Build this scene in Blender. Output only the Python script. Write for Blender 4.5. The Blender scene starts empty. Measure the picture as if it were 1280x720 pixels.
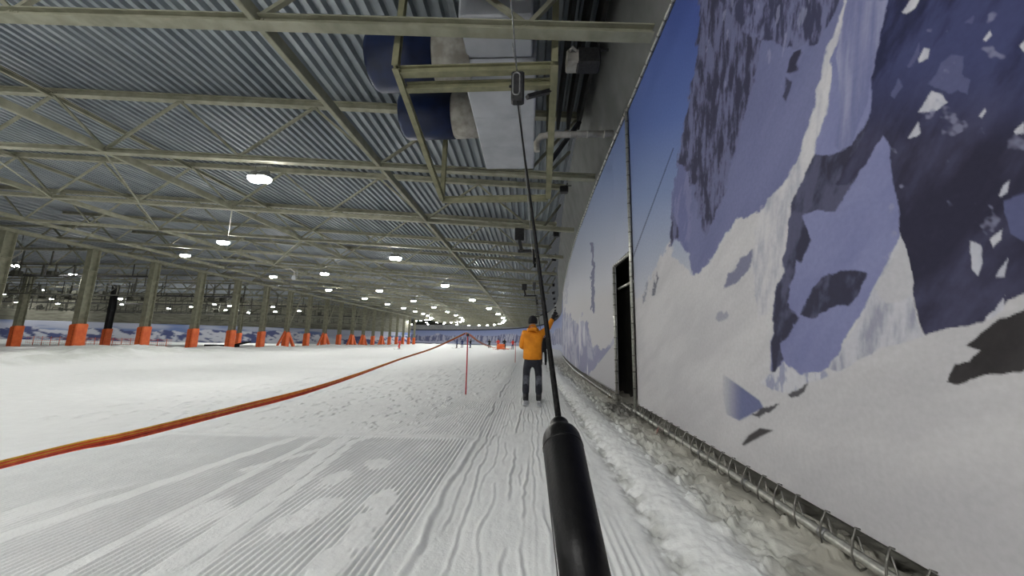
import bpy, math, random
import numpy as np
from mathutils import Matrix, Vector

random.seed(7)
rng = np.random.RandomState(11)
SC = bpy.context.scene
COL = SC.collection
PI = math.pi

# ------------------------------------------------------------------ camera
F = 434.0
EYE = np.array([0.0, 0.0, 1.3])
def _n(v):
    v = np.array(v, float)
    return v / np.linalg.norm(v)
_Y = _n((22, -68, F)); _Z = _n((60, 2790, F)); _Z = _n(_Z - _Y * _Z.dot(_Y)); _X = np.cross(_Y, _Z)
if _X[0] < 0: _X = -_X
CM = np.stack([_X, _Y, _Z], 1)          # camera coords (right, up, depth) = CM @ world
cam = bpy.data.cameras.new('camera'); camo = bpy.data.objects.new('camera', cam); COL.objects.link(camo)
cam.sensor_width = 36; cam.lens = F / 1280 * 36; cam.clip_start = 0.05; cam.clip_end = 600
camo.matrix_world = Matrix(((CM[0][0], CM[1][0], -CM[2][0], EYE[0]), (CM[0][1], CM[1][1], -CM[2][1], EYE[1]),
                            (CM[0][2], CM[1][2], -CM[2][2], EYE[2]), (0, 0, 0, 1)))
SC.camera = camo
SC.view_settings.view_transform = 'Standard'; SC.view_settings.look = 'None'
SC.view_settings.gamma = 1; SC.view_settings.use_curve_mapping = False
SC.view_settings.exposure = 1.25
w = bpy.data.worlds.new('hall_world'); SC.world = w; w.use_nodes = True
w.node_tree.nodes['Background'].inputs[0].default_value = (0.8, 0.85, 0.9, 1)
w.node_tree.nodes['Background'].inputs[1].default_value = 0.03
LAMP_POWER = 120.0

def proj(P):
    P = np.asarray(P, float)
    c = (P - EYE) @ CM.T
    d = np.where(np.abs(c[..., 2]) < 1e-6, 1e-6, c[..., 2])
    return 640 + F * c[..., 0] / d, 360 - F * c[..., 1] / d
def on_ground(x, y, z=0.0):
    r = CM.T @ np.array([x - 640, 360 - y, F]); t = (z - EYE[2]) / r[2]
    return EYE + r * t
def at_depth(x, y, d):
    return EYE + CM.T @ (np.array([(x - 640) / F, (360 - y) / F, 1.0]) * d)

# ------------------------------------------------------------------ noise
def vnoise(x, y, seed=0):
    xi = np.floor(x).astype(np.int64); yi = np.floor(y).astype(np.int64)
    fx = x - xi; fy = y - yi; fx = fx * fx * (3 - 2 * fx); fy = fy * fy * (3 - 2 * fy)
    def h(a, b):
        n = (a * 374761393 + b * 668265263 + seed * 1442695041) & 0x7fffffff
        n = ((n ^ (n >> 13)) * 1274126177) & 0x7fffffff
        return ((n ^ (n >> 16)) & 0xffff) / 65535.0
    return (h(xi, yi) * (1 - fx) + h(xi + 1, yi) * fx) * (1 - fy) + (h(xi, yi + 1) * (1 - fx) + h(xi + 1, yi + 1) * fx) * fy
def fbm(x, y, seed=0, o=4):
    s = 0; a = 0.5; t = 0
    for k in range(o):
        s = s + a * vnoise(x * 2 ** k, y * 2 ** k, seed + k * 17); t += a; a *= 0.55
    return s / t
def sstep(a, b, x):
    t = np.clip((x - a) / (b - a), 0, 1); return t * t * (3 - 2 * t)

# ------------------------------------------------------------------ materials
def srgb(r, g, b):
    f = lambda c: (c / 255 / 12.92) if c / 255 <= 0.04045 else ((c / 255 + 0.055) / 1.055) ** 2.4
    return (f(r), f(g), f(b), 1)
def mat(name, c1, c2=None, scale=6.0, rough=0.6, metal=0.0, bump=0.0, bscale=40.0, stretch=(1, 1, 1), lo=0.35, hi=0.65, spec=0.5, emit=None, es=0):
    m = bpy.data.materials.new(name); m.use_nodes = True
    nt = m.node_tree; N = nt.nodes; L = nt.links; b = N['Principled BSDF']
    b.inputs['Roughness'].default_value = rough; b.inputs['Metallic'].default_value = metal
    b.inputs['Specular IOR Level'].default_value = spec
    tc = N.new('ShaderNodeTexCoord'); mp = N.new('ShaderNodeMapping'); mp.inputs['Scale'].default_value = stretch
    L.new(tc.outputs['Object'], mp.inputs['Vector'])
    nz = N.new('ShaderNodeTexNoise'); nz.inputs['Scale'].default_value = scale; nz.inputs['Detail'].default_value = 5
    L.new(mp.outputs[0], nz.inputs['Vector'])
    cr = N.new('ShaderNodeValToRGB'); cr.color_ramp.elements[0].position = lo; cr.color_ramp.elements[1].position = hi
    cr.color_ramp.elements[0].color = c1; cr.color_ramp.elements[1].color = c2 or c1
    L.new(nz.outputs['Fac'], cr.inputs[0]); L.new(cr.outputs[0], b.inputs['Base Color'])
    if bump:
        n2 = N.new('ShaderNodeTexNoise'); n2.inputs['Scale'].default_value = bscale; n2.inputs['Detail'].default_value = 4
        L.new(mp.outputs[0], n2.inputs['Vector'])
        bp = N.new('ShaderNodeBump'); bp.inputs['Strength'].default_value = bump; bp.inputs['Distance'].default_value = 0.02
        L.new(n2.outputs['Fac'], bp.inputs['Height']); L.new(bp.outputs[0], b.inputs['Normal'])
    if emit:
        b.inputs['Emission Color'].default_value = emit; b.inputs['Emission Strength'].default_value = es
    return m
def attr_mat(name, rough=0.6, bump=0.0, bscale=60, mottled=0.12, mscale=18, spec=0.3):
    m = bpy.data.materials.new(name); m.use_nodes = True
    nt = m.node_tree; N = nt.nodes; L = nt.links; b = N['Principled BSDF']
    b.inputs['Roughness'].default_value = rough; b.inputs['Specular IOR Level'].default_value = spec
    at = N.new('ShaderNodeAttribute'); at.attribute_name = 'tint'
    tc = N.new('ShaderNodeTexCoord'); nz = N.new('ShaderNodeTexNoise'); nz.inputs['Scale'].default_value = mscale; nz.inputs['Detail'].default_value = 6
    L.new(tc.outputs['Object'], nz.inputs['Vector'])
    mr = N.new('ShaderNodeMapRange'); mr.inputs[1].default_value = 0.3; mr.inputs[2].default_value = 0.7
    mr.inputs[3].default_value = 1 - mottled; mr.inputs[4].default_value = 1 + mottled
    L.new(nz.outputs['Fac'], mr.inputs[0])
    mx = N.new('ShaderNodeVectorMath'); mx.operation = 'SCALE'
    L.new(at.outputs['Color'], mx.inputs[0]); L.new(mr.outputs[0], mx.inputs['Scale'])
    L.new(mx.outputs[0], b.inputs['Base Color'])
    if bump:
        n2 = N.new('ShaderNodeTexNoise'); n2.inputs['Scale'].default_value = bscale; n2.inputs['Detail'].default_value = 5
        L.new(tc.outputs['Object'], n2.inputs['Vector'])
        bp = N.new('ShaderNodeBump'); bp.inputs['Strength'].default_value = bump; bp.inputs['Distance'].default_value = 0.01
        L.new(n2.outputs['Fac'], bp.inputs['Height']); L.new(bp.outputs[0], b.inputs['Normal'])
    return m
M = {}
M['steel'] = mat('painted_truss_steel', srgb(124, 124, 106), srgb(148, 147, 129), 3, 0.65, 0, 0.15, 30)
M['steel_frame'] = mat('khaki_frame_steel', srgb(112, 111, 86), srgb(138, 136, 108), 4, 0.6)
M['column'] = mat('column_paint', srgb(118, 118, 100), srgb(142, 141, 122), 2.5, 0.7, 0, 0.15, 12)
M['deck'] = mat('galvanised_deck', srgb(112, 120, 128), srgb(136, 143, 148), 1.2, 0.5, 0.15, 0, 10, (1, 0.3, 1))
M['panel'] = mat('grey_fascia_panel', srgb(116, 117, 116), srgb(132, 133, 132), 1.5, 0.7)
M['concrete'] = mat('dark_concrete', srgb(30, 29, 27), srgb(48, 46, 42), 3, 0.9, 0, 0.3, 20)
M['drab'] = mat('drab_cladding', srgb(104, 104, 92), srgb(132, 132, 118), .6, 0.8, 0, 0, 20, (1, 1, 6))
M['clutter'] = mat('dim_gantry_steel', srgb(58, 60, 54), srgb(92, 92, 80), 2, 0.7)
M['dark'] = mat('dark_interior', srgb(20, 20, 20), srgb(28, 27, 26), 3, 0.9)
M['galv'] = mat('galvanised_pipe', srgb(165, 165, 158), srgb(195, 195, 188), 25, 0.38, 0.6)
M['hook'] = mat('steel_hook', srgb(110, 108, 104), srgb(140, 138, 132), 30, 0.4, 0.7)
M['orange_pad'] = mat('orange_pad_vinyl', srgb(214, 92, 40), srgb(228, 110, 52), 2.5, 0.6, 0, 0.3, 6)
M['seam'] = mat('pad_seam', srgb(130, 45, 22), srgb(150, 55, 25), 8, 0.8)
M['black_rubber'] = mat('black_rubber', srgb(5, 5, 6), srgb(10, 10, 11), 60, 0.42, 0, 0.06, 220, spec=.22)
M['black_metal'] = mat('black_metal', srgb(26, 26, 28), srgb(44, 44, 46), 20, 0.5, 0.2)
M['black_rod'] = mat('worn_black_rod', srgb(6, 6, 7), srgb(46, 46, 44), 90, 0.6, 0, 0.2, 120, (1, 1, .6), 0.56, 0.78, .2)
M['grey_metal'] = mat('grey_metal', srgb(120, 122, 122), srgb(150, 150, 150), 20, 0.4, 0.6)
M['white_metal'] = mat('white_box_steel', srgb(168, 171, 178), srgb(184, 187, 193), 2, 0.5)
M['old_white'] = mat('stained_white_sleeve', srgb(140, 136, 126), srgb(176, 173, 166), 5, 0.6)
M['blue'] = mat('blue_fan_cowl', srgb(12, 26, 58), srgb(18, 36, 76), 3, 0.5)
M['lens'] = mat('lamp_lens', (1, 1, 1, 1), None, emit=(1, 0.985, 0.95, 1), es=LAMP_POWER)
M['housing'] = mat('lamp_housing', srgb(120, 122, 120), srgb(150, 152, 150), 20, 0.5, 0.3)
M['tape_orange'] = mat('orange_tape', srgb(222, 72, 34), srgb(236, 104, 52), 30, 0.5)
M['tape_red'] = mat('red_tape', srgb(176, 42, 26), srgb(205, 58, 34), 30, 0.5)
M['tape_yellow'] = mat('yellow_tape', srgb(222, 160, 40), srgb(238, 188, 70), 30, 0.5)
M['pole_red'] = mat('red_marker_pole', srgb(178, 40, 52), srgb(200, 60, 62), 10, 0.5)
M['jacket'] = mat('orange_jacket', srgb(222, 132, 10), srgb(238, 150, 24), 9, 0.75, 0, 0.9, 9)
M['pants'] = mat('navy_black_trousers', srgb(28, 30, 38), srgb(42, 44, 54), 12, 0.8, 0, 0.5, 18)
M['worn'] = mat('worn_trouser_patch', srgb(66, 68, 78), srgb(100, 102, 110), 14, 0.85, 0, 0.4, 20)
M['black_cloth'] = mat('black_cloth', srgb(16, 16, 19), srgb(28, 28, 32), 12, 0.85, 0, 0.4, 20)
M['skin'] = mat('skin', srgb(196, 146, 118), srgb(206, 156, 128), 10, 0.55)
M['red_cloth'] = mat('red_cloth', srgb(190, 50, 40), srgb(210, 64, 50), 12, 0.8)
M['blue_cloth'] = mat('blue_cloth', srgb(36, 48, 90), srgb(50, 62, 110), 12, 0.8)
M['boot'] = mat('grey_boot', srgb(22, 22, 25), srgb(40, 40, 44), 12, 0.5)
M['ski'] = mat('ski_top', srgb(120, 124, 132), srgb(225, 226, 228), 14, 0.4)
M['ski_dark'] = mat('ski_dark', srgb(40, 40, 46), srgb(60, 60, 66), 14, 0.4)
M['net'] = mat('orange_net', srgb(214, 84, 50), srgb(230, 110, 70), 14, 0.7)
M['frost'] = mat('frosted_duct', srgb(150, 150, 150), srgb(190, 190, 188), 9, 0.7)

# ------------------------------------------------------------------ mesh helpers
class MB:
    def __init__(s): s.v = []; s.f = []; s.sm = []
    def add(s, vs, fs, smooth=False):
        o = len(s.v); s.v += [tuple(float(c) for c in p) for p in vs]
        for f in fs: s.f.append(tuple(o + i for i in f)); s.sm.append(smooth)
        return s
    def box(s, x0, x1, y0, y1, z0, z1):
        return s.add([(x0, y0, z0), (x1, y0, z0), (x1, y1, z0), (x0, y1, z0), (x0, y0, z1), (x1, y0, z1), (x1, y1, z1), (x0, y1, z1)],
                     [(0, 3, 2, 1), (4, 5, 6, 7), (0, 1, 5, 4), (1, 2, 6, 5), (2, 3, 7, 6), (3, 0, 4, 7)])
    def bevbox(s, x0, x1, y0, y1, z0, z1, b=0.02, axis='x'):
        # chamfered profile swept along axis
        if axis == 'x': u0, u1, w0, w1, a0, a1 = y0, y1, z0, z1, x0, x1
        elif axis == 'y': u0, u1, w0, w1, a0, a1 = x0, x1, z0, z1, y0, y1
        else: u0, u1, w0, w1, a0, a1 = x0, x1, y0, y1, z0, z1
        pr = [(u0 + b, w0), (u1 - b, w0), (u1, w0 + b), (u1, w1 - b), (u1 - b, w1), (u0 + b, w1), (u0, w1 - b), (u0, w0 + b)]
        cu = (u0 + u1) / 2; cw = (w0 + w1) / 2
        def pt(u, w, a): return {'x': (a, u, w), 'y': (u, a, w), 'z': (u, w, a)}[axis]
        ku = 1 - 2 * b / (u1 - u0); kw = 1 - 2 * b / (w1 - w0)
        ins = [(cu + (u - cu) * ku, cw + (w_ - cw) * kw) for u, w_ in pr]
        rings = [[pt(u, w_, a0) for u, w_ in ins], [pt(u, w_, a0 + b) for u, w_ in pr], [pt(u, w_, a1 - b) for u, w_ in pr], [pt(u, w_, a1) for u, w_ in ins]]
        return s.loft(rings, cap=True)
    def loft(s, rings, cap=False, smooth=False, close=True):
        n = len(rings[0]); vs = [p for r in rings for p in r]; fs = []
        for i in range(len(rings) - 1):
            for j in range(n if close else n - 1):
                k = (j + 1) % n
                fs.append((i * n + j, i * n + k, (i + 1) * n + k, (i + 1) * n + j))
        s.add(vs, fs, smooth)
        if cap:
            o = len(s.v) - len(vs)
            s.f.append(tuple(o + j for j in reversed(range(n)))); s.sm.append(False)
            s.f.append(tuple(o + (len(rings) - 1) * n + j for j in range(n))); s.sm.append(False)
        return s
    def bar(s, a, b, wd, ht=None, up=(0, 0, 1)):
        a = Vector(a); b = Vector(b); d = (b - a).normalized(); u = Vector(up)
        if abs(d.dot(u)) > 0.98: u = Vector((0, 1, 0))
        r = d.cross(u).normalized(); u = r.cross(d).normalized(); ht = ht or wd
        q = [(-wd / 2, -ht / 2), (wd / 2, -ht / 2), (wd / 2, ht / 2), (-wd / 2, ht / 2)]
        return s.loft([[a + r * i + u * j for i, j in q], [b + r * i + u * j for i, j in q]], cap=True)
    def tube(s, pts, r, n=8, cap=True, smooth=True):
        pts = [Vector(p) for p in pts]; rr = r if isinstance(r, (list, tuple)) else [r] * len(pts)
        rings = []; u = None
        for i, p in enumerate(pts):
            d = (pts[min(i + 1, len(pts) - 1)] - pts[max(i - 1, 0)]).normalized()
            if u is None:
                u = Vector((0, 0, 1)) if abs(d.z) < 0.9 else Vector((1, 0, 0))
            u = (u - d * u.dot(d)).normalized(); v = d.cross(u)
            rings.append([p + (u * math.cos(t) + v * math.sin(t)) * rr[i] for t in [2 * PI * k / n for k in range(n)]])
        return s.loft(rings, cap=cap, smooth=smooth)
    def ball(s, c, rx, ry, rz, n=14, m=9):
        rings = []
        for i in range(m + 1):
            t = PI * (0.02 + 0.96 * i / m)
            rings.append([(c[0] + rx * math.sin(t) * math.cos(a), c[1] + ry * math.sin(t) * math.sin(a), c[2] - rz * math.cos(t)) for a in [2 * PI * k / n for k in range(n)]])
        return s.loft(rings, cap=True, smooth=True)
    def prism(s, poly, y0, y1):      # poly in (x,z) swept along y
        return s.loft([[(x, y0, z) for x, z in poly], [(x, y1, z) for x, z in poly]], cap=True)
    def ibeam(s, a, b, wd, ht, t=0.02):
        a = Vector(a); b = Vector(b); d = (b - a).normalized(); u = Vector((0, 0, 1))
        if abs(d.z) > 0.9: u = Vector((0, 1, 0))
        r = d.cross(u).normalized(); u = r.cross(d).normalized(); W = wd / 2; Hh = ht / 2
        q = [(-W, -Hh), (W, -Hh), (W, -Hh + t), (t / 2, -Hh + t), (t / 2, Hh - t), (W, Hh - t), (W, Hh), (-W, Hh), (-W, Hh - t), (-t / 2, Hh - t), (-t / 2, -Hh + t), (-W, -Hh + t)]
        return s.loft([[a + r * i + u * j for i, j in q], [b + r * i + u * j for i, j in q]], cap=True)
    def mesh(s, name):
        me = bpy.data.meshes.new(name); me.from_pydata(s.v, [], s.f); me.polygons.foreach_set('use_smooth', s.sm); me.update(); return me
    def build(s, name, m, parent=None):
        me = s.mesh(name); me.materials.append(m)
        return put(name, me, parent)
def put(name, me, parent=None):
    o = bpy.data.objects.new(name, me); COL.objects.link(o)
    if parent is not None: o.parent = parent
    return o
def thing(name, label, cat, loc=(0, 0, 0), rz=0, group=None):
    o = bpy.data.objects.new(name, None); COL.objects.link(o); o.location = loc; o.rotation_euler = (0, 0, rz)
    o.empty_display_size = 0.1
    return tag(o, label, cat, group)
def tag(o, label, cat, group=None):
    o['label'] = label; o['category'] = cat
    if group: o['group'] = group
    return o
def struct(o): o['kind'] = 'structure'; return o
KIDS = {}
def kids(o): return [c for c in bpy.data.objects if c.parent == o]
def copy_tree(src, tree, loc, rz=0):
    r = src.copy(); COL.objects.link(r); r.location = loc; r.rotation_euler = (0, 0, rz)
    for c, gs in tree:
        k = c.copy(); COL.objects.link(k); k.parent = r
        for g in gs:
            q = g.copy(); COL.objects.link(q); q.parent = k
    return r
def tree_of(o): return [(c, kids(c)) for c in kids(o)]
ORD = ['nearest', 'second', 'third', 'fourth', 'fifth', 'sixth', 'seventh', 'eighth', 'ninth', 'tenth', 'eleventh', 'twelfth', 'thirteenth',
       'fourteenth', 'fifteenth', 'sixteenth', 'seventeenth', 'eighteenth', 'nineteenth', 'twentieth', 'twenty-first', 'twenty-second', 'twenty-third',
       'twenty-fourth', 'twenty-fifth', 'twenty-sixth', 'twenty-seventh', 'twenty-eighth', 'twenty-ninth', 'thirtieth', 'thirty-first', 'thirty-second', 'thirty-third', 'thirty-fourth', 'thirty-fifth', 'thirty-sixth']

# ------------------------------------------------------------------ plan of the mural wall (x of the wall along the hall)
WP = [(2.0, -46), (2.0, -24), (2.0, -12), (2.0, -6), (2.0, 0), (2.0, 8.9), (2.05, 12.5), (2.17, 17), (2.6, 25), (3.2, 34), (3.95, 43), (4.8, 53), (5.3, 64), (5.3, 75), (4.6, 86), (3.0, 97), (0.2, 110), (-4.5, 123),
      (-11, 135), (-20, 146), (-32, 155), (-48, 162), (-68, 166), (-95, 168)]
def catmull(P, k=8):
    out = []
    for i in range(len(P) - 1):
        p0 = np.array(P[max(i - 1, 0)], float); p1 = np.array(P[i], float); p2 = np.array(P[i + 1], float); p3 = np.array(P[min(i + 2, len(P) - 1)], float)
        for j in range(k):
            t = j / k
            out.append(0.5 * ((2 * p1) + (-p0 + p2) * t + (2 * p0 - 5 * p1 + 4 * p2 - p3) * t * t + (-p0 + 3 * p1 - 3 * p2 + p3) * t ** 3))
    out.append(np.array(P[-1], float)); return np.array(out)
WPATH = catmull(WP)
WS = np.concatenate([[0], np.cumsum(np.linalg.norm(np.diff(WPATH, axis=0), axis=1))])
def wall_at_s(s): return np.stack([np.interp(s, WS, WPATH[:, 0]), np.interp(s, WS, WPATH[:, 1])], -1)
def s_of_y(y): return float(np.interp(y, WPATH[:, 1], WS))
def path_off(s, off):               # point at lateral distance off to the left of the wall path
    p = wall_at_s(s); q = wall_at_s(s + 0.5); r = wall_at_s(s - 0.5); d = q - r; d = d / np.linalg.norm(d)
    return p + np.array([-d[1], d[0]]) * off
BOT = lambda x: 6.27 - 0.063 * x if x > -38 else 8.66      # underside of the roof trusses
TOP = lambda x: 8.33 - 0.066 * x if x > -38 else 10.84

# ------------------------------------------------------------------ floor: snow
def snow_height(X, Y):
    base = -0.0098 * np.clip(-X, 0, 45)
    h = base.copy()
    far = sstep(6, 14, Y)
    h += (fbm(X * 0.05, Y * 0.22, 3, 3) - 0.5) * 0.34 * far * sstep(2, 8, -X + 6 * far)
    # berm in front of the column row
    bx = np.exp(-((X + 34.5) / 3.2) ** 2) * (Y > 10)
    h += bx * (0.28 + 0.5 * (fbm(X * 0.5, Y * 0.5, 5, 4) - 0.4)) * sstep(12, 20, Y)
    edge = -25.0 - .28 * (Y - 17) + 2.2 * (fbm(Y * .25, X * 0, 17, 3) - .5)
    bk = (1 - sstep(edge - .5, edge + .9, X)) * sstep(edge - 9, edge - 3, X) * sstep(9, 13, Y) * (1 - sstep(27, 36, Y))
    h += bk * (.34 + .8 * (fbm(X * .9, Y * .9, 15, 5) - .5) + .25 * (fbm(X * 3, Y * 3, 16, 3) - .5))
    h += np.exp(-((X + 47) / 4.0) ** 2) * sstep(15, 25, Y) * 0.35 * fbm(X * .2, Y * .1, 9, 3)
    # lift track channel
    ch = sstep(-1.0, -0.45, X) * (1 - sstep(0.75, 1.15, X))
    h -= 0.05 * ch
    # wobbly tracks
    near = 1 - sstep(14, 30, Y)
    for x0, a, wdt, amp, sd in [(-0.74, .05, .022, .013, 1), (-0.62, .06, .012, .008, 9), (-0.50, .07, .013, .009, 2), (-0.40, .08, .010, .007, 7), (-0.30, .07, .012, .008, 10), (-0.17, .06, .015, .013, 3), (-0.10, .06, .010, .008, 11),
                                (-0.02, .05, .013, .012, 4), (0.05, .05, .010, .009, 12), (0.12, .05, .013, .011, 5), (0.22, .05, .012, .009, 6), (0.30, .05, .010, .007, 13), (0.38, .04, .011, .008, 8), (0.80, .05, .012, .008, 14)]:
        xc = x0 + a * (fbm(Y * 1.1 + sd * 7.3, Y * 0 + sd, sd, 3) - 0.5) * 2 + .022 * (fbm(Y * 4.5 + sd * 3.3, Y * 0 + sd, sd + 60, 3) - .5) * 2
        g = np.exp(-((X - xc) / wdt) ** 2)
        br = sstep(0.32, 0.55, vnoise(Y * 1.3 + sd * 3.1, Y * 0 + 3.3 * sd, 40 + sd)) * (.5 + fbm(Y * 9, Y * 0 + sd, 90 + sd, 3))
        h += near * amp * br * (g - 0.8 * np.exp(-((X - xc - wdt * 1.7) / (wdt * 1.1)) ** 2))
    h += near * .016 * (fbm(X * 5, Y * 1.8, 401, 4) - .5) * sstep(-1, -.5, X)
    # straight fine grooves right of the tow track
    gm = sstep(0.42, 0.46, X) * (1 - sstep(0.70, 0.74, X)) * (1 - sstep(6, 12, Y))
    h += gm * 0.006 * np.sin(X * 2 * PI / 0.055) * sstep(.3, .5, fbm(X * 3, Y * .8, 21, 3))
    # groomed corduroy
    cd = (1 - sstep(-0.93, -0.86, X + 0.10 * (fbm(Y * 1.3, X * 0, 8, 3) - .5) - 0.02 * Y))
    seam = 4.85 + 0.03 * (X + 3) + 0.08 * (fbm(X * 2, Y * 0, 31, 2) - .5)
    m1 = cd * (1 - sstep(seam - 0.05, seam + 0.05, Y))
    m2 = sstep(seam + .15, seam + .3, Y) * (1 - sstep(7.6, 8.6, Y)) * sstep(-2.6, -1.5, X) * (1 - sstep(-0.5, -0.25, X)) * 0.7
    m = np.maximum(m1, m2)
    pat = sstep(0.24, 0.34, fbm(X * 1.6, Y * 1.1, 12, 4)) * (.7 + .3 * sstep(.35, .5, fbm(X * 4, Y * 2, 13, 4)))                       # worn patches
    for (xa, ya), (xb, yb), wd in [((195, 720), (412, 560), .11), ((0, 668), (335, 556), .09), ((330, 640), (430, 560), .05), ((60, 720), (380, 556), .05), ((620, 505), (400, 560), .06)]:
        A = on_ground(xa, ya); B = on_ground(xb, yb); d = B - A; t = np.clip(((X - A[0]) * d[0] + (Y - A[1]) * d[1]) / (d[0] ** 2 + d[1] ** 2), -0.5, 1.2)
        dist = np.hypot(X - A[0] - t * d[0], Y - A[1] - t * d[1]); band = 1 - sstep(wd * 0.7, wd, dist)
        pat = pat * (1 - band); h += 0.004 * band
    for bx_, by_, rx_, ry_ in [(283, 425, 22, 10), (250, 505, 26, 12), (350, 600, 0, 0), (432, 485, 30, 12), (385, 550, 32, 12), (280, 665, 30, 12), (408, 380, 12, 6), (500, 275, 14, 6), (160, 550, 25, 10)]:
        px_, py_ = 300 + bx_ / 2.4, 420 + by_ / 2.4; P0 = on_ground(px_, py_)
        d = np.hypot((X - P0[0]) / 0.13, (Y - P0[1]) / 0.20) + (fbm(X * 9, Y * 9, 77, 3) - .5) * 1.1; bl = 1 - sstep(.8, 1.0, d)
        pat = pat * (1 - bl); h += 0.006 * bl * fbm(X * 18, Y * 18, 71, 3)
    h += 0.0175 * m * pat * (.45 + .55 * sstep(-4.6, -2.2, X)) * ((0.5 + 0.5 * np.cos(X * 2 * PI / 0.047)) ** .6 - .6)
    h += 0.012 * np.exp(-((Y - seam - .05) / .05) ** 2) * sstep(-9, -5, X) * (1 - sstep(-1.0, -.6, X)) * (Y < 8)
    # small crumbs on the smooth snow left
    h += 0.022 * sstep(.60, .74, fbm(X * 6, Y * 5, 91, 4)) * sstep(4.9, 5.6, Y) * (1 - sstep(15, 25, Y)) * (1 - sstep(-1.4, -.6, X))
    # right side: choppy ruts and ice by the wall
    ch1 = np.exp(-((X - 0.93 - .06 * (fbm(Y * .8, X * 0, 52, 3) - .5)) / 0.075) ** 2)
    ch2 = np.exp(-((X - 1.50 - .2 * (fbm(Y * .7, X * 0, 55, 3) - .5)) / 0.14) ** 2)
    rough = fbm(X * 13, Y * 11, 61, 4) - 0.5
    nr = 1 - sstep(25, 45, Y)
    h += nr * (ch1 * (-0.035 + 0.10 * rough) + ch2 * (-0.02 + 0.13 * rough))
    h += nr * 0.035 * np.exp(-((X - 1.22) / 0.16) ** 2) + nr * sstep(.75, 1.0, X) * (.018 * (fbm(X * 24, Y * 18, 63, 3) - .5) + .05 * sstep(.58, .7, fbm(X * 10, Y * 8, 62, 4)) * sstep(1.25, 1.45, X)) + nr * 0.03 * (fbm(X * 4, Y * 3, 64, 3) - .5) * sstep(.8, 1.1, X)
    h += nr * sstep(1.6, 1.95, X) * 0.05 * (fbm(X * 4, Y * 1.5, 66, 3))
    h += (0.006 * (fbm(X * 11, Y * 7, 67, 3) - .5) + .004 * (fbm(X * 38, Y * 26, 69, 2) - .5) * (1 - m)) * near + 0.02 * (fbm(X * 1.3, Y * .9, 68, 3) - .5)
    return h
def snow_tint(X, Y):
    c = np.stack([X * 0 + .80, X * 0 + .815, X * 0 + .80], -1)
    def mix(c, col, a): return c * (1 - a[..., None]) + np.array(col) * a[..., None]
    nr = 1 - sstep(20, 40, Y)
    ch1 = np.exp(-((X - 0.93 - .06 * (fbm(Y * .8, X * 0, 52, 3) - .5)) / 0.09) ** 2) * sstep(.42, .62, fbm(X * 9, Y * 9, 61, 4))
    c = mix(c, (.46, .47, .44), ch1 * 0.8 * nr)
    d = sstep(1.28, 1.6, X + 0.35 * (fbm(X * 2.2, Y * 1.7, 71, 4) - .5)) * nr
    c = mix(c, (.50, .50, .44), d * 0.75)
    c = mix(c, (.24, .235, .205), d * 0.85 * sstep(.48, .66, fbm(X * 6, Y * 5, 73, 4)))
    c = mix(c, (.40, .385, .33), d * sstep(1.60, 1.85, X) * .8)
    edge = -25.0 - .28 * (Y - 17) + 2.2 * (fbm(Y * .25, X * 0, 17, 3) - .5)
    bk = (1 - sstep(edge - .3, edge + 1.0, X)) * sstep(edge - 9, edge - 4, X) * sstep(9, 13, Y) * (1 - sstep(27, 36, Y))
    c = mix(c, (.60, .62, .58), bk * (.35 + .6 * sstep(.4, .6, fbm(X * 1.4, Y * 1.4, 19, 4))))
    # darker patch by the doorway
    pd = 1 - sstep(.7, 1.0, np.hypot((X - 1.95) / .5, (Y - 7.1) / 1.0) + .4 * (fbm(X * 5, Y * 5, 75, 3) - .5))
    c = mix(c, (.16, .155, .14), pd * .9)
    return c
def axis(segs):
    out = [segs[0][0]]
    for a, b, st in segs:
        n = max(1, int(round((b - a) / st))); out += list(a + (b - a) * (np.arange(n) + 1) / n)
    return np.array(out)
xs = axis([(-150, -60, 3), (-60, -34, 0.7), (-34, -20, 0.16), (-20, -8, 0.25), (-8, -5.2, 0.02), (-5.2, -0.8, 0.0078), (-0.8, 2.2, 0.012), (2.2, 3, .1), (3, 12, 1)])
ys = [-46.0, -30, -18, -10, -5.0, -3, -1.5, -.5, 0.3, .8]; y = 1.1
while y < 200:
    ys.append(y); y += max(0.010, 0.0065 * y) if y < 10 else 0.016 * y
ys = np.array(ys)
def grid_obj(name, P, mt, tint=None, smooth=True, flip=False):
    ny, nx = P.shape[:2]; me = bpy.data.meshes.new(name)
    idx = np.arange(ny * nx).reshape(ny, nx)
    q = np.stack([idx[:-1, :-1], idx[:-1, 1:], idx[1:, 1:], idx[1:, :-1]], -1).reshape(-1, 4)
    if flip: q = q[:, ::-1]
    nf = len(q)
    me.vertices.add(ny * nx); me.vertices.foreach_set('co', P.reshape(-1).astype(np.float32))
    me.loops.add(nf * 4); me.loops.foreach_set('vertex_index', q.reshape(-1).astype(np.int32))
    me.polygons.add(nf); me.polygons.foreach_set('loop_start', (np.arange(nf) * 4).astype(np.int32))
    me.polygons.foreach_set('use_smooth', np.full(nf, smooth))
    me.update(calc_edges=True); me.validate()
    if tint is not None:
        a = me.color_attributes.new('tint', 'FLOAT_COLOR', 'POINT')
        rgba = np.concatenate([tint.reshape(-1, 3), np.ones((ny * nx, 1))], 1).astype(np.float32)
        a.data.foreach_set('color', rgba.reshape(-1))
    me.materials.append(mt)
    o = bpy.data.objects.new(name, me); COL.objects.link(o); return o
XX, YY = np.meshgrid(xs, ys)
M['snow'] = attr_mat('packed_snow', 0.7, 0.35, 55, 0.03, 6, 0.3)
floor = struct(grid_obj('floor', np.stack([XX, YY, snow_height(XX, YY)], -1), M['snow'], snow_tint(XX, YY)))
def gz(x, y): return float(snow_height(np.array([[float(x)]]), np.array([[float(y)]]))[0, 0])

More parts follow.
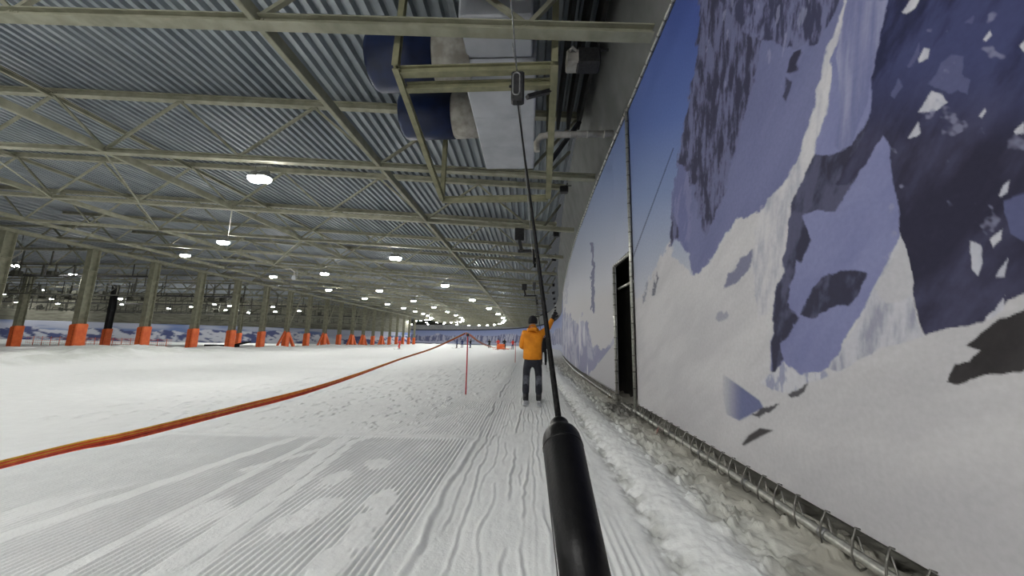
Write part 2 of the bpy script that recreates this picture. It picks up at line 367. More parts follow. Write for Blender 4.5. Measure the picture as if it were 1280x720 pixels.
# ------------------------------------------------------------------ ceiling: corrugated deck
def deck(name, x0, x1, pitch, zf, yseg, dep):
    X = []; D = []
    x = x0
    while x < x1:
        for fx, dz in ((0, 0), (.42, 0), (.55, 1), (.87, 1)):
            X.append(x + fx * pitch); D.append(dz * dep)
        x += pitch
    X = np.array(X); D = np.array(D); Z = np.array([zf(a) for a in X]) + D
    P = np.stack([np.broadcast_to(X, (len(yseg), len(X))), np.broadcast_to(np.array(yseg)[:, None], (len(yseg), len(X))), np.broadcast_to(Z, (len(yseg), len(X)))], -1)
    return struct(grid_obj(name, P, M['deck'], None, False, True))
ceil1 = deck('ceiling', -37.6, 1.5, 0.34, lambda a: TOP(a) + 0.16, np.arange(-45, 181, 15), 0.14)
ceil2 = deck('ceiling', -150, -37.6, 1.0, lambda a: 10.95, np.arange(-45, 181, 25), 0.25)
# ------------------------------------------------------------------ walls
def wall_strip(name, s0, s1, prof, m, step=1.0):
    ss = np.linspace(s0, s1, max(2, int((s1 - s0) / step)))
    P = np.array([[(*path_off(s, -o), z) for o, z in prof] for s in ss])
    return struct(grid_obj(name, P, m, None, False))
SY = s_of_y
wall_strip('wall_right', SY(-45.5), SY(6.72), [(0.5, -0.5), (0.5, 9.0)], M['concrete'])
wall_strip('wall_right', SY(8.15), WS[-1] - 1, [(0.5, -0.5), (0.5, 9.2)], M['concrete'])
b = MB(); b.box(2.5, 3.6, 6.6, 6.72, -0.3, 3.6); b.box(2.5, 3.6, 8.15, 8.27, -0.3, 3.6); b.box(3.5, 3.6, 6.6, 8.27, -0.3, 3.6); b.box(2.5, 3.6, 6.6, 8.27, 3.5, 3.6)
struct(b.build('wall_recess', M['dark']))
b = MB(); b.box(2.48, 2.56, 6.7, 8.17, 3.4, 9.0); struct(b.build('wall_lintel', M['concrete']))
wall_strip('wall_upper', SY(-45.5), WS[-1] - 1, [(0.42, 6.32), (0.36, 6.32), (0.06, 6.32), (-0.5, 8.45)], M['panel'])
b = MB(); b.box(-151, -150, -46, 181, -2, 12); struct(b.build('wall_left', M['drab']))
b = MB(); b.box(-151, 12, 180, 181, -2, 14); struct(b.build('wall_far', M['drab']))
b = MB(); b.box(-151, 4, -46.5, -46, -2, 12); struct(b.build('wall_back', M['drab']))

# ------------------------------------------------------------------ mural prints
def inpoly(px, py, poly):
    r = np.zeros(px.shape, bool); n = len(poly)
    for i in range(n):
        x1, y1 = poly[i]; x2, y2 = poly[(i + 1) % n]
        if y1 == y2: continue
        c = ((y1 > py) != (y2 > py)) & (px < (x2 - x1) * (py - y1) / (y2 - y1) + x1)
        r ^= c
    return r
def C(r, g, b):
    v = np.array(srgb(r, g, b)[:3]); l = v.mean(); return (v * .72 + l * .28) * (.70 + .12 * min(1, l / .6))
# colours of the printed ink, as sRGB of the cloth
WHITE = C(205, 203, 206)
def sky_print(px, py):
    hb = np.clip((py + 0.25 * (px - 790)) / 400, -.2, 1)
    k = [(-.2, (38, 70, 165)), (0.1, (54, 90, 186)), (0.4, (80, 116, 200)), (0.62, (124, 150, 206)), (0.8, (168, 180, 208)), (0.95, (200, 202, 212)), (1.0, (205, 203, 206))]
    a = np.array([q[0] for q in k]); cs = np.array([C(*q[1]) for q in k])
    return np.stack([np.interp(hb, a, cs[:, i]) for i in range(3)], -1)
def mural_near(px, py, wx, wz):
    jx = px + (fbm(wx * 9, wz * 9, 101, 4) - .5) * 10; jy = py + (fbm(wx * 9, wz * 9, 102, 4) - .5) * 12
    c = sky_print(px, py)
    c = np.where((px > 800)[..., None] & (py > 250)[..., None], c * 1.0, c)
    def lay(poly, col, soft=False, a=1.0, jit=True):
        X_, Y_ = (jx, jy) if jit else (px, py)
        xs_ = [p[0] for p in poly]; ys_ = [p[1] for p in poly]
        bb = (X_ > min(xs_) - 3) & (X_ < max(xs_) + 3) & (Y_ > min(ys_) - 3) & (Y_ < max(ys_) + 3)
        if not bb.any(): return
        x_, y_ = X_[bb], Y_[bb]; m = 0
        for ox, oy in ((-.9, -.5), (.5, -.9), (.9, .5), (-.5, .9), (0, 0)): m = m + inpoly(x_ + ox, y_ + oy, poly) * .2
        m = (m * a)[:, None]
        cl = col[bb] if isinstance(col, np.ndarray) and col.ndim == 3 else np.array(col)[None, :]
        c[bb] = c[bb] * (1 - m) + cl * m
    def two(c1, c2, sx, sz, seed, lo=.45, hi=.55):
        m = sstep(lo, hi, .6 * fbm(wx * sx + wz * 1.5, wz * sz, seed, 6) + .4 * fbm(wx * sx * 3.1 + wz * 5, wz * sz * 1.6, seed + 7, 5))[..., None]
        return C(*c1) * (1 - m) + C(*c2) * m
    snow = two((200, 198, 202), (214, 212, 214), 1.2, 2.0, 110, .3, .7)
    # everything below the crest is bright snow
    lay([(800, 372), (838, 300), (842, 322), (868, 345), (875, 343), (890, 321), (905, 298), (920, 276), (950, 262), (965, 240), (987, 225), (1040, 232), (1500, 200), (1500, 2000), (600, 2000), (600, 420), (760, 395)], snow)
    # left purple face
    fa = two((84, 88, 138), (128, 134, 190), 2.6, 1.6, 120, .42, .58)
    lay([(875, -900), (875, 0), (871, 75), (860, 128), (848, 188), (840, 260), (837, 312), (846, 300), (862, 318), (868, 343), (876, 343), (890, 321), (905, 296), (920, 276), (950, 264), (966, 243), (987, 225), (1003, 187), (1022, 124), (1034, 67), (1060, 0), (1180, -900)],
        two((112, 118, 172), (122, 128, 182), 1.5, 1.5, 121, .3, .7))
    lay([(875, -900), (875, 0), (871, 75), (860, 128), (848, 188), (840, 260), (837, 312), (850, 290), (857, 240), (868, 230), (880, 300), (905, 240), (915, 200), (930, 150), (945, 90), (960, 0), (1000, -900)],
        two((64, 64, 96), (112, 116, 164), 9, 3.5, 122, .42, .60))
    lay([(960, -900), (900, 0), (935, 45), (985, 60), (1020, 55), (1050, 0), (1150, -900)], two((68, 70, 108), (118, 122, 172), 9, 4, 123, .44, .58))
    lay([(840, 260), (846, 205), (862, 215), (864, 268), (860, 318), (850, 300)], two((110, 116, 176), (128, 132, 186), 3, 2, 124))
    lay([(992, 62), (1003, 62), (996, 88), (985, 96), (988, 75)], C(62, 62, 92))
    lay([(983, 100), (990, 102), (984, 130), (980, 120)], C(72, 74, 108))
    # blue shaded snow of the middle face and the dark rock right of it
    blue = two((122, 128, 186), (134, 140, 196), 2, 2, 130, .3, .7)
    lay([(1060, 0), (1034, 67), (1022, 124), (1003, 187), (990, 232), (985, 295), (976, 344), (967, 381), (964, 464), (980, 452), (1002, 471), (1032, 460), (1044, 445), (1066, 407), (1085, 389), (1111, 321), (1126, 296), (1122, 240), (1112, 180), (1110, 0), (1200, -900), (1180, -900)], blue)
    lay([(1048, 20), (1062, 0), (1110, 0), (1098, 60), (1086, 110), (1078, 140), (1066, 175), (1050, 195), (1044, 180), (1052, 120), (1046, 70)], two((118, 124, 180), (158, 162, 204), 7, 1.2, 131, .35, .7))
    # rock bands inside the middle face
    rk = two((62, 62, 90), (92, 94, 130), 5, 4, 132, .42, .6)
    lay([(1005, 188), (1030, 196), (1062, 182), (1086, 150), (1104, 165), (1082, 205), (1066, 230), (1045, 262), (1020, 262), (1004, 272), (1014, 300), (1004, 330), (986, 320), (984, 295), (990, 235)], rk)
    lay([(984, 296), (996, 320), (985, 380), (976, 430), (980, 448), (966, 466), (967, 381), (976, 344)], rk)
    lay([(1000, 392), (1015, 360), (1028, 345), (1050, 338), (1085, 340), (1078, 362), (1062, 384), (1048, 380), (1034, 390), (1012, 398)], rk)
    lay([(966, 395), (985, 380), (998, 396), (985, 420), (966, 440)], rk)
    # big dark rock on the right
    dk = two((52, 50, 78), (80, 80, 118), 2.4, 2.0, 140, .38, .68)
    up = sstep(200, 60, py)[..., None]; blk = two((44, 48, 92), (66, 74, 130), 3, 3, 141, .4, .6)
    lay([(1106, -900), (1110, 0), (1098, 60), (1088, 112), (1086, 152), (1070, 186), (1045, 232), (1060, 232), (1085, 205), (1102, 165), (1112, 190), (1119, 240), (1124, 285), (1131, 310), (1139, 355), (1152, 411), (1156, 419), (1190, 409), (1228, 403), (1250, 390), (1262, 372), (1600, 300), (1600, -900)], dk * (1 - up) + blk * up)
    # snow gullies and patches on the rock
    wh = two((186, 188, 206), (214, 214, 222), 6, 6, 142, .3, .7)
    for pl in ([(1147, 140), (1156, 126), (1164, 113), (1176, 118), (1184, 128), (1170, 140), (1158, 140)], [(1134, 172), (1142, 160), (1147, 150), (1151, 164), (1146, 170)],
               [(1148, 72), (1156, 60), (1163, 60), (1160, 72), (1150, 75)], [(1128, 16), (1140, 0), (1152, -6), (1146, 10), (1135, 18)], [(1248, 245), (1254, 232), (1260, 226), (1258, 240), (1252, 246)],
               [(1212, 300), (1226, 306), (1228, 325), (1222, 345), (1213, 335)], [(1236, 300), (1252, 284), (1248, 300), (1240, 310)], [(1245, 345), (1260, 320), (1256, 345)],
               [(1232, 398), (1246, 388), (1256, 368), (1258, 385), (1240, 402)], [(1224, 146), (1232, 136), (1234, 142), (1228, 150)], [(1266, 165), (1280, 152), (1282, 165), (1270, 168)],
               [(1275, 60), (1284, 50), (1284, 70)], [(1228, 52), (1236, 40), (1240, 46), (1232, 54)]): lay(pl, wh)
    for pl in ([(1160, 105), (1170, 95), (1176, 78), (1188, 70), (1202, 74), (1200, 92), (1212, 98), (1208, 118), (1196, 110), (1186, 116), (1174, 112)], [(1112, 120), (1124, 98), (1130, 108), (1118, 124)],
               [(1134, 82), (1148, 55), (1150, 66), (1138, 84)], [(1205, 30), (1216, 20), (1216, 32)], [(1255, 250), (1284, 240), (1284, 300), (1262, 290)]): lay(pl, C(92, 98, 150))
    # sunlit crest strip
    lay([(1056, 2), (1066, -30), (1052, 30), (1040, 72), (1038, 110), (1030, 150), (1016, 190), (1006, 222), (994, 246), (986, 262), (983, 300), (974, 344), (966, 381), (950, 400), (940, 330), (950, 262), (966, 242), (986, 224), (1001, 187), (1012, 150), (1022, 110), (1034, 62), (1046, 30)],
        two((176, 178, 196), (214, 212, 216), 7, 3, 150, .25, .6))
    # small wind-blown snow dabs over the upper right rock
    dab = .8 * sstep(.73, .80, fbm(wx * 9 - wz * 5, wz * 5 + wx * 3, 171, 4)) * (jx > 1100) * (jy < 330)
    c = c * (1 - .75 * dab[..., None]) + C(150, 152, 190) * .75 * dab[..., None]
    dab = sstep(.68, .76, fbm(wx * 12 + wz * 2, wz * 4, 173, 4)) * (jx > 880) * (jx < 1060) * (jy < 110)
    c = c * (1 - .6 * dab[..., None]) + C(150, 154, 196) * .6 * dab[..., None]
    # snow cone and the foreground slope
    lay([(1127, 296), (1110, 325), (1092, 362), (1070, 410), (1044, 445), (1034, 460), (1060, 470), (1100, 446), (1154, 421), (1146, 395), (1139, 355), (1131, 310)], two((150, 152, 178), (200, 200, 210), 8, 3, 151, .30, .58) if True else 0)
    lay([(1092, 362), (1127, 302), (1138, 352), (1142, 370), (1110, 378)], C(196, 195, 202))
    lay([(950, 482), (965, 466), (980, 452), (1000, 470), (1030, 462), (1036, 470), (1010, 482), (985, 492)], two((160, 164, 196), (206, 206, 214), 9, 4, 152))
    lay([(900, 600), (940, 520), (1010, 480), (1066, 454), (1100, 438), (1156, 421), (1190, 411), (1230, 404), (1280, 380), (1700, 200), (1700, 2600), (700, 2600)], snow * 0.97)
    lay([(1300, 376), (1280, 388), (1250, 400), (1226, 415), (1207, 432), (1226, 434), (1212, 452), (1194, 458), (1182, 478), (1197, 481), (1231, 467), (1280, 460), (1400, 440), (1400, 340)], two((58, 54, 56), (72, 68, 70), 5, 5, 160, .3, .7))
    lay([(984, 494), (998, 484), (1010, 481), (1004, 490), (990, 497)], C(96, 94, 100)); lay([(939, 519), (952, 511), (974, 506), (965, 514), (948, 520)], C(92, 90, 96))
    lay([(927, 556), (936, 544), (950, 535), (967, 538), (952, 545), (930, 557)], C(82, 78, 80), jit=False)
    k = sstep(896, 930, px)[..., None]
    lay([(904, 468), (924, 482), (950, 501), (954, 509), (939, 518), (924, 526), (908, 518), (903, 492)], C(112, 120, 172) * k + WHITE * (1 - k), jit=False)
    lay([(903, 363), (910, 345), (922, 330), (942, 310), (940, 325), (928, 345), (914, 358)], C(132, 134, 168))
    lay([(893, 398), (908, 386), (912, 396), (900, 402)], C(168, 168, 186))
    lay([(815, 368), (820, 342), (823, 345), (818, 368)], C(110, 112, 130)); lay([(803, 378), (806, 352), (809, 352), (806, 378)], C(150, 152, 170))
    wire = np.abs((px - 840) * (325 - 190) + (py - 190) * (840 - 790)) / math.hypot(135, 50)
    c = np.where(((wire < 0.7) & (py > 185) & (py < 330))[..., None], c * .45, c)
    return c
def mural_mid(px, py, wx, wz):
    c = sky_print(px + 20, py + 30)
    jx = px + (fbm(wx * 1.5, wz * 4, 201, 4) - .5) * 8; jy = py + (fbm(wx * 1.5, wz * 4, 202, 4) - .5) * 26
    m = inpoly(jx, jy, [(600, 392), (700, 392), (706, 388), (712, 396), (722, 402), (730, 394), (738, 425), (748, 436), (758, 432), (772, 418), (772, 428), (738, 470), (700, 470), (600, 470)])
    mm = sstep(.42, .58, fbm(wx * .9, wz * 2.0, 203, 4))[..., None]
    c = np.where(m[..., None], C(150, 152, 190) * (1 - mm) + C(178, 178, 204) * mm, c)
    m2 = inpoly(px, py, [(770, 426), (736, 470), (745, 520), (780, 520), (780, 420)]); c = np.where(m2[..., None], C(196, 195, 200), c)
    st = (np.abs(jx - 741) < 2.2) & (py > 303) & (py < 392); c = np.where(st[..., None], C(120, 124, 160), c)
    st = (np.abs(jx - 708) < 1.5) & (py > 330) & (py < 380); c = np.where(st[..., None], C(180, 182, 200), c)
    st = (sstep(.6, .72, fbm(wx * 2.2, wz * .6, 207, 3)) * sstep(392, 405, py) * (px < 735))[..., None]; c = c * (1 - st) + C(214, 214, 224) * st
    return c
def mural_far(s, z):
    pk = 2.2 + 2.4 * fbm(s * .12, s * 0, 301, 4) + .8 * fbm(s * .5, s * 0, 303, 3)
    sky = C(120, 140, 200) + (C(170, 180, 215) - C(120, 140, 200)) * np.clip(1 - z / 6, 0, 1)[..., None]
    m = sstep(.35, .68, fbm(s * 1.6 + z * .3, z * .45, 305, 5))[..., None]
    mt = C(100, 106, 150) * (1 - m) + C(178, 180, 204) * m
    c = np.where((z < pk)[..., None], mt, sky)
    lowm = (z < .6 + .8 * fbm(s * .3, s * 0, 309, 3))[..., None]
    return np.where(lowm, C(176, 182, 212), c)
M['print'] = attr_mat('printed_mural_cloth', 0.75, 0.12, 9, 0.05, 30, 0.15)
def sheet(parent, svals, z0, z1, nz, colfn, zhole=None):
    ss = np.array(svals); zz = np.linspace(z0, z1, nz)
    base = np.array([path_off(s, 0.0) for s in ss])
    P = np.zeros((nz, len(ss), 3)); P[..., 0] = base[None, :, 0]; P[..., 1] = base[None, :, 1]; P[..., 2] = zz[:, None]
    P[..., 0] += 0.012 * (fbm(P[..., 1] * .8, P[..., 2] * .6, 400, 2) - .5)
    o = grid_obj('printed_sheet', P, M['print'], colfn(P, ss, zz), True); o.parent = parent
    md = o.modifiers.new('thickness', 'SOLIDIFY'); md.thickness = 0.006; md.offset = 1
    return o
def col_px(fn):
    def g(P, ss, zz):
        Q = P.copy(); Q[..., 1] = np.maximum(Q[..., 1], 1.12)
        px, py = proj(Q); return fn(px, py, P[..., 1] * 1.0, P[..., 2])
    return g
# sample the near banner evenly in 1/y so the print stays sharp close to the lens
yv = list(np.linspace(-4.5, 0.9, 12)) + list(1 / np.linspace(1 / 1.1, 1 / 6.72, 640))
near = thing('mural_banner', 'huge printed mountain banner nearest the camera, with dark rock peaks', 'banner', (0, 0, 0), 0, 'mountain banners on the right wall')
sheet(near, [SY(v) for v in yv], 0.22, 6.12, 820, col_px(mural_near))
mid = thing('mural_banner', 'printed banner of pale blue sky beyond the dark doorway', 'banner', (0, 0, 0), 0, 'mountain banners on the right wall')
ym = [1 / v for v in np.linspace(1 / 8.12, 1 / 34.0, 300)]
sheet(mid, [SY(v) for v in ym], 0.2, 6.15, 300, col_px(mural_mid))
yd = np.linspace(6.78, 8.14, 30)
sheet(mid, [SY(v) for v in yd], 3.1, 6.13, 120, col_px(mural_mid)).name = 'printed_sheet_over_doorway'
far = thing('mural_banner', 'long blue mountain mural closing off the far end of the slope', 'banner', (0, 0, 0), 0, 'mountain banners on the right wall')
sheet(far, np.linspace(SY(34.2), WS[-1] - 1.2, 420), 0.0, 5.9, 60, lambda P, ss, zz: mural_far(np.broadcast_to(ss[None, :], P.shape[:2]), P[..., 2]))
# pipe frames, tied with lacing
def pipe_path(y0, y1, z, off=0.045, step=.6):
    n = max(2, int((y1 - y0) / step)); return [(*path_off(SY(v), off), z) for v in np.linspace(y0, y1, n)]
def frame_pipe(parent, pts, r=.028, nm='frame_pipe'): return MB().tube(pts, r, 10).build(nm, M['galv'], parent)
frame_pipe(near, pipe_path(-4.4, 6.74, .105, .06), .030, 'bottom_pipe')
frame_pipe(near, pipe_path(-4.4, 6.74, 6.14, .03), .026, 'top_pipe')
frame_pipe(near, [(*path_off(SY(6.75), .04), .02), (*path_off(SY(6.75), .04), 6.2)], .030, 'seam_pipe')
frame_pipe(mid, pipe_path(8.14, 34, .10, .06), .028, 'bottom_pipe')
frame_pipe(mid, pipe_path(6.76, 34, 6.16, .03), .026, 'top_pipe')
frame_pipe(mid, [(*path_off(SY(8.13), .04), .0), (*path_off(SY(8.13), .04), 3.12)], .032, 'door_pipe')
frame_pipe(mid, [(*path_off(SY(6.78), .04), 3.08), (*path_off(SY(8.13), .04), 3.12)], .030, 'door_pipe')
frame_pipe(mid, [(2.06, 6.79, 2.55), (2.06, 8.12, 2.58)], .026, 'door_rail')
frame_pipe(mid, [(2.02, 6.79, .03), (2.02, 8.12, .03)], .026, 'door_sill')
for k in range(7):
    y0 = .9 + k * .83
    MB().tube([(1.94, y0, .105), (1.94, y0 + .05, .105)], .037, 10).build('pipe_coupler', M['grey_metal'], near)
hk = MB(); hk.tube([(-.045, 0, -.03), (-.052, 0, .03), (-.035, 0, .10), (-.005, 0, .165), (.02, 0, .155)], .0055, 6)
hk.tube([(-.045, 0, -.03), (-.02, 0, -.055), (.015, 0, -.045), (.022, 0, 0), (.02, .02, .11)], .0055, 6)
hme = hk.mesh('lacing_hook'); hme.materials.append(M['hook'])
yk = 1.35; nh = 0
while yk < 13 and nh < 58:
    if not 6.6 < yk < 8.2:
        o = put('lacing_hook', hme, near if yk < 6.7 else mid); o.location = (path_off(SY(yk), .045)[0] - .018, yk, .10); o.rotation_euler = (random.uniform(-.12, .12), 0, random.uniform(-.2, .2)); nh += 1
    yk += .205 + random.uniform(-.02, .02)
def ties(parent, pts, r):
    b = MB()
    for p, d in pts:
        p = Vector(p); d = Vector(d); b.tube([p - d * .012, p + d * .012], r, 8)
    return b.build('lacing', M['hook'], parent)
o = ties(near, [((*path_off(SY(v), .03), 6.14), (0, 1, 0)) for v in np.arange(1.0, 6.7, .28)] + [((1.96, 6.75, z), (0, 0, 1)) for z in np.arange(.5, 6.1, .30)], .036)
o['kind'] = 'stuff'
o = ties(mid, [((*path_off(SY(v), .03), 6.16), (0, 1, 0)) for v in np.arange(6.9, 20, .30)] + [((1.96, 8.13, z), (0, 0, 1)) for z in np.arange(.2, 3.0, .25)] + [((1.96, v, 3.1), (0, 1, 0)) for v in np.arange(6.85, 8.1, .16)], .040)
o['kind'] = 'stuff'

# left mural, far side of the second hall
lp = catmull([(-147, 60), (-118, 73), (-88, 85), (-66, 97), (-52, 112), (-44, 128)], 14)
P = np.zeros((46, len(lp), 3)); zz = np.linspace(-.65, 3.9, 46); P[..., 0] = lp[None, :, 0]; P[..., 1] = lp[None, :, 1]; P[..., 2] = zz[:, None]
ls = np.concatenate([[0], np.cumsum(np.linalg.norm(np.diff(lp, axis=0), axis=1))])
def refine(P, k):
    i = np.linspace(0, P.shape[1] - 1, k); a = np.floor(i).astype(int); a = np.minimum(a, P.shape[1] - 2); t = (i - a)[None, :, None]; return P[:, a] * (1 - t) + P[:, a + 1] * t
PW = np.stack([P[[0, -1], :, 0] - .5, P[[0, -1], :, 1] + .8, np.array([[-1.0], [11.0]]) + 0 * P[[0, -1], :, 0]], -1)
struct(grid_obj('wall_rear', PW, M['drab'], None, False))
P = refine(P, 420); sl = np.interp(np.linspace(0, len(lp) - 1, 420), np.arange(len(lp)), ls)
S2 = np.broadcast_to(sl[None, :], P.shape[:2]); Zr = P[..., 2] + .6
pk = 1.2 + 3.2 * fbm(S2 * .10, S2 * 0, 321, 4) + .8 * fbm(S2 * .5, S2 * 0, 323, 3) - .6
mm = sstep(.44, .54, fbm(S2 * .7 + Zr * .5, Zr * .9, 325, 4))[..., None]
cc = np.where((Zr < pk)[..., None], C(84, 98, 160) * (1 - mm) + C(214, 218, 232) * mm, C(110, 140, 205) + (C(190, 198, 222) - C(110, 140, 205)) * sstep(.4, .6, fbm(S2 * .08, Zr * .5, 327, 3))[..., None])
lm = grid_obj('mural_banner', P, M['print'], cc, True)
tag(lm, 'distant low mural of blue snowy peaks seen behind the orange padded columns', 'banner')
md = lm.modifiers.new('thickness', 'SOLIDIFY'); md.thickness = 0.05

# ------------------------------------------------------------------ roof trusses
NODES = [-0.1 - 4.65 * k for k in range(0, 9)]            # bottom nodes
TN = [-0.1 + 2.3 - 4.65 * k for k in range(0, 9)]
def chord(b, x0, x1, zf, w_, h_):
    pts = [x0, x1]
    b.ibeam((x0, 0, zf(x0)), (x1, 0, zf(x1)), w_, h_, 0.022)
top_b = MB(); chord(top_b, 1.5, -37.6, lambda x: TOP(x), .20, .22); top_me = top_b.mesh('top_chord'); top_me.materials.append(M['steel'])
bot_b = MB(); chord(bot_b, 1.9, -37.6, lambda x: BOT(x) + .08, .20, .17); bot_me = bot_b.mesh('bottom_chord'); bot_me.materials.append(M['steel'])
webs = []
pts = []
for k in range(9):
    tx = TN[k] if k else 1.35
    webs.append(((tx, 0, TOP(tx) - .1), (NODES[k], 0, BOT(NODES[k]) + .15)))
    if k < 8: webs.append(((NODES[k], 0, BOT(NODES[k]) + .15), (TN[k + 1], 0, TOP(TN[k + 1]) - .1)))
web_mes = []
for a, c in webs:
    b = MB(); b.bar(a, c, .075, .075); b.box(c[0] - .12, c[0] + .12, -.02, .02, c[2] - .08, c[2] + .1)
    me = b.mesh('diagonal'); me.materials.append(M['steel']); web_mes.append(me)
b = MB()
for a, c in webs: b.bar(a, c, .075, .075)
allweb = b.mesh('lattice'); allweb.materials.append(M['steel'])
TY = [0.02 + 4.95 * k for k in range(36)]
for k, ty in enumerate(TY):
    n = k - 1
    if k == 0: lab = 'grey steel roof truss overhead, just behind the first one in view'
    else: lab = 'pale grey steel roof truss crossing the hall, %s from the camera' % ORD[n]
    t = thing('roof_truss', lab, 'roof truss', (0, ty, 0), 0, 'main hall roof trusses')
    put('top_chord', top_me, t); put('bottom_chord', bot_me, t)
    if 0 < k < 9:
        for me in web_mes: put('diagonal', me, t)
    else:
        o = put('lattice', allweb, t); o['kind'] = 'stuff'
# second hall trusses
b = MB(); b.box(-150, -38, -.1, .1, 8.51, 8.66); b.box(-150, -38, -.1, .1, 10.65, 10.85)
sme = b.mesh('chords'); sme.materials.append(M['steel'])
b = MB(); x = -38.5
while x > -146: b.bar((x, 0, 10.65), (x - 2.3, 0, 8.65), .1); b.bar((x - 2.3, 0, 8.65), (x - 4.6, 0, 10.65), .1); x -= 4.6
swe = b.mesh('lattice'); swe.materials.append(M['steel'])
for k in range(14):
    t = thing('roof_truss', 'dim grey truss over the hall behind the columns, %s from the camera' % ORD[k], 'roof truss', (0, 20 + 8 * k, 0), 0, 'rear hall roof trusses')
    put('chords', sme, t); o = put('lattice', swe, t); o['kind'] = 'stuff'
# longitudinal members
for i, (x, z, nm, sz) in enumerate([(-4.75, BOT(-4.75) + .02, 'nearest the lift', .10), (-14.05, BOT(-14.05) + .02, 'second from the lift', .10), (-23.35, BOT(-23.35) + .02, 'third from the lift', .10), (-32.6, BOT(-32.6) + .02, 'closest to the columns', .10)]):
    b = MB(); b.bar((x, -4, z), (x, 128, z), sz, .02); b.bar((x + sz / 2, -4, z + .11), (x + sz / 2, 128, z + .11), .02, .22)
    tag(b.build('tie_beam', M['steel']), 'long steel tie running away under the trusses, %s' % nm, 'beam', 'long ties under the roof trusses')
for i, (x, nm) in enumerate([(-16.4, 'nearer the lift'), (-25.7, 'nearer the columns')]):
    z = TOP(x) - .12; b = MB(); b.ibeam((x, -4, z), (x, 128, z), .12, .16)
    tag(b.build('purlin', M['steel']), 'steel purlin running lengthways just under the ribbed roof, %s' % nm, 'beam', 'purlins under the ribbed roof')
b = MB(); b.ibeam((-37.3, 12, 8.47), (-37.3, 118, 8.47), .3, .28)
tag(b.build('edge_girder', M['column']), 'heavy steel girder lying along the tops of the padded columns', 'beam')
# plan diagonals in the lower chord plane
for k in range(1, 9):
    b = MB(); y0 = TY[k]; b.bar((-14.05, y0, BOT(-14.05) + .0), (-18.7, y0 + 4.95, BOT(-18.7)), .05, .03)
    b.bar((-23.3, y0 + 4.95, BOT(-23.3)), (-18.7, y0, BOT(-18.7)), .05, .03)
    tag(b.build('wind_brace', M['steel']), 'thin V-shaped wind brace between trusses, %s from the camera' % ORD[k - 1], 'brace', 'wind braces under the roof')

# ------------------------------------------------------------------ columns
def column_meshes():
    H0 = 8.76
    b = MB(); W = .26; Dp = .30; t = .035
    q = [(-W, -Dp), (W, -Dp), (W, -Dp + t), (t / 2, -Dp + t), (t / 2, Dp - t), (W, Dp - t), (W, Dp), (-W, Dp), (-W, Dp - t), (-t / 2, Dp - t), (-t / 2, -Dp + t), (-W, -Dp + t)]
    b.loft([[(x, y, z) for x, y in q] for z in (0, H0)], cap=True)
    for z in (3.1, 5.0, 6.9): b.box(-W + .01, W - .01, -Dp + t, Dp - t, z, z + .03)
    shaft = b.mesh('shaft'); shaft.materials.append(M['column'])
    b = MB(); rings = []
    for z, e in ((-.25, .0), (.05, .02), (.8, .03), (1.6, .015), (2.3, .03), (2.42, .0)):
        W2 = .34 + e; D2 = .38 + e; c = .07
        rings.append([(x, y, z + (.05 * math.sin(3 * x + y) if z > 2 else 0)) for x, y in [(-W2 + c, -D2), (W2 - c, -D2), (W2, -D2 + c), (W2, D2 - c), (W2 - c, D2), (-W2 + c, D2), (-W2, D2 - c), (-W2, -D2 + c)]])
    b.loft(rings, cap=True); pad = b.mesh('protective_pad'); pad.materials.append(M['orange_pad'])
    b = MB()
    for k in range(8): b.box(.12, .20, -.425, -.40, .15 + k * .28, .19 + k * .28)
    b.box(.15, .17, -.42, -.40, .1, 2.35)
    seam = b.mesh('pad_lacing'); seam.materials.append(M['seam'])
    return shaft, pad, seam
shaft, pad, seam = column_meshes()
b = MB(); b.bar((0, .3, 2.6), (0, 2.1, .02), .40, .26); brA = b.mesh('padded_brace'); brA.materials.append(M['orange_pad'])
b = MB(); b.bar((0, -.3, 2.6), (0, -1.9, .02), .26, .2); brB = b.mesh('padded_brace'); brB.materials.append(M['orange_pad'])
b = MB(); b.bar((0, .2, 3.0), (0, 2.6, 8.2), .12, .1); brC = b.mesh('upper_brace'); brC.materials.append(M['column'])
for k in range(19):
    cy = 22.1 + 4.97 * k; z = -.42
    if cy > 113: break
    if cy > 24: lab = 'steel column with orange lower padding beside the slope, %s of the long row from the camera' % ORD[k]
    else: lab = 'steel column cut off by the left edge of the view'
    braced = k in (6, 8, 10, 11, 13)
    if braced: lab = 'steel column flanked by slanting orange padded braces, %s of the long row' % ORD[k]
    t = thing('steel_column', lab, 'column', (-37.3, cy, z), 0, 'padded columns along the slope')
    put('shaft', shaft, t); p = put('protective_pad', pad, t); put('pad_lacing', seam, p)
    if braced: put('padded_brace', brA, t); put('padded_brace', brB, t); put('upper_brace', brC, t)
for k, (cx, cy, dk) in enumerate([(-60, 38, 0), (-60, 46.8, 1), (-60, 60, 0), (-60, 69.5, 0)]):
    t = thing('steel_column', ['steel column with a small orange pad behind the left end of the row', 'dark steel column standing behind the row, left of the third padded column', 'shadowy rear column with orange pad seen right of the fourth padded column',
                               'shadowy rear column near the black mat', 'rear column in the second hall beyond the black mat', 'most distant rear column in the second hall'][k], 'column', (cx, cy, -.5), 0, 'columns of the rear hall')
    o = put('shaft', shaft, t); p = put('protective_pad', pad, t); put('pad_lacing', seam, p)
    if dk:
        me = shaft.copy(); me.materials.clear(); me.materials.append(M['black_metal']); o.data = me

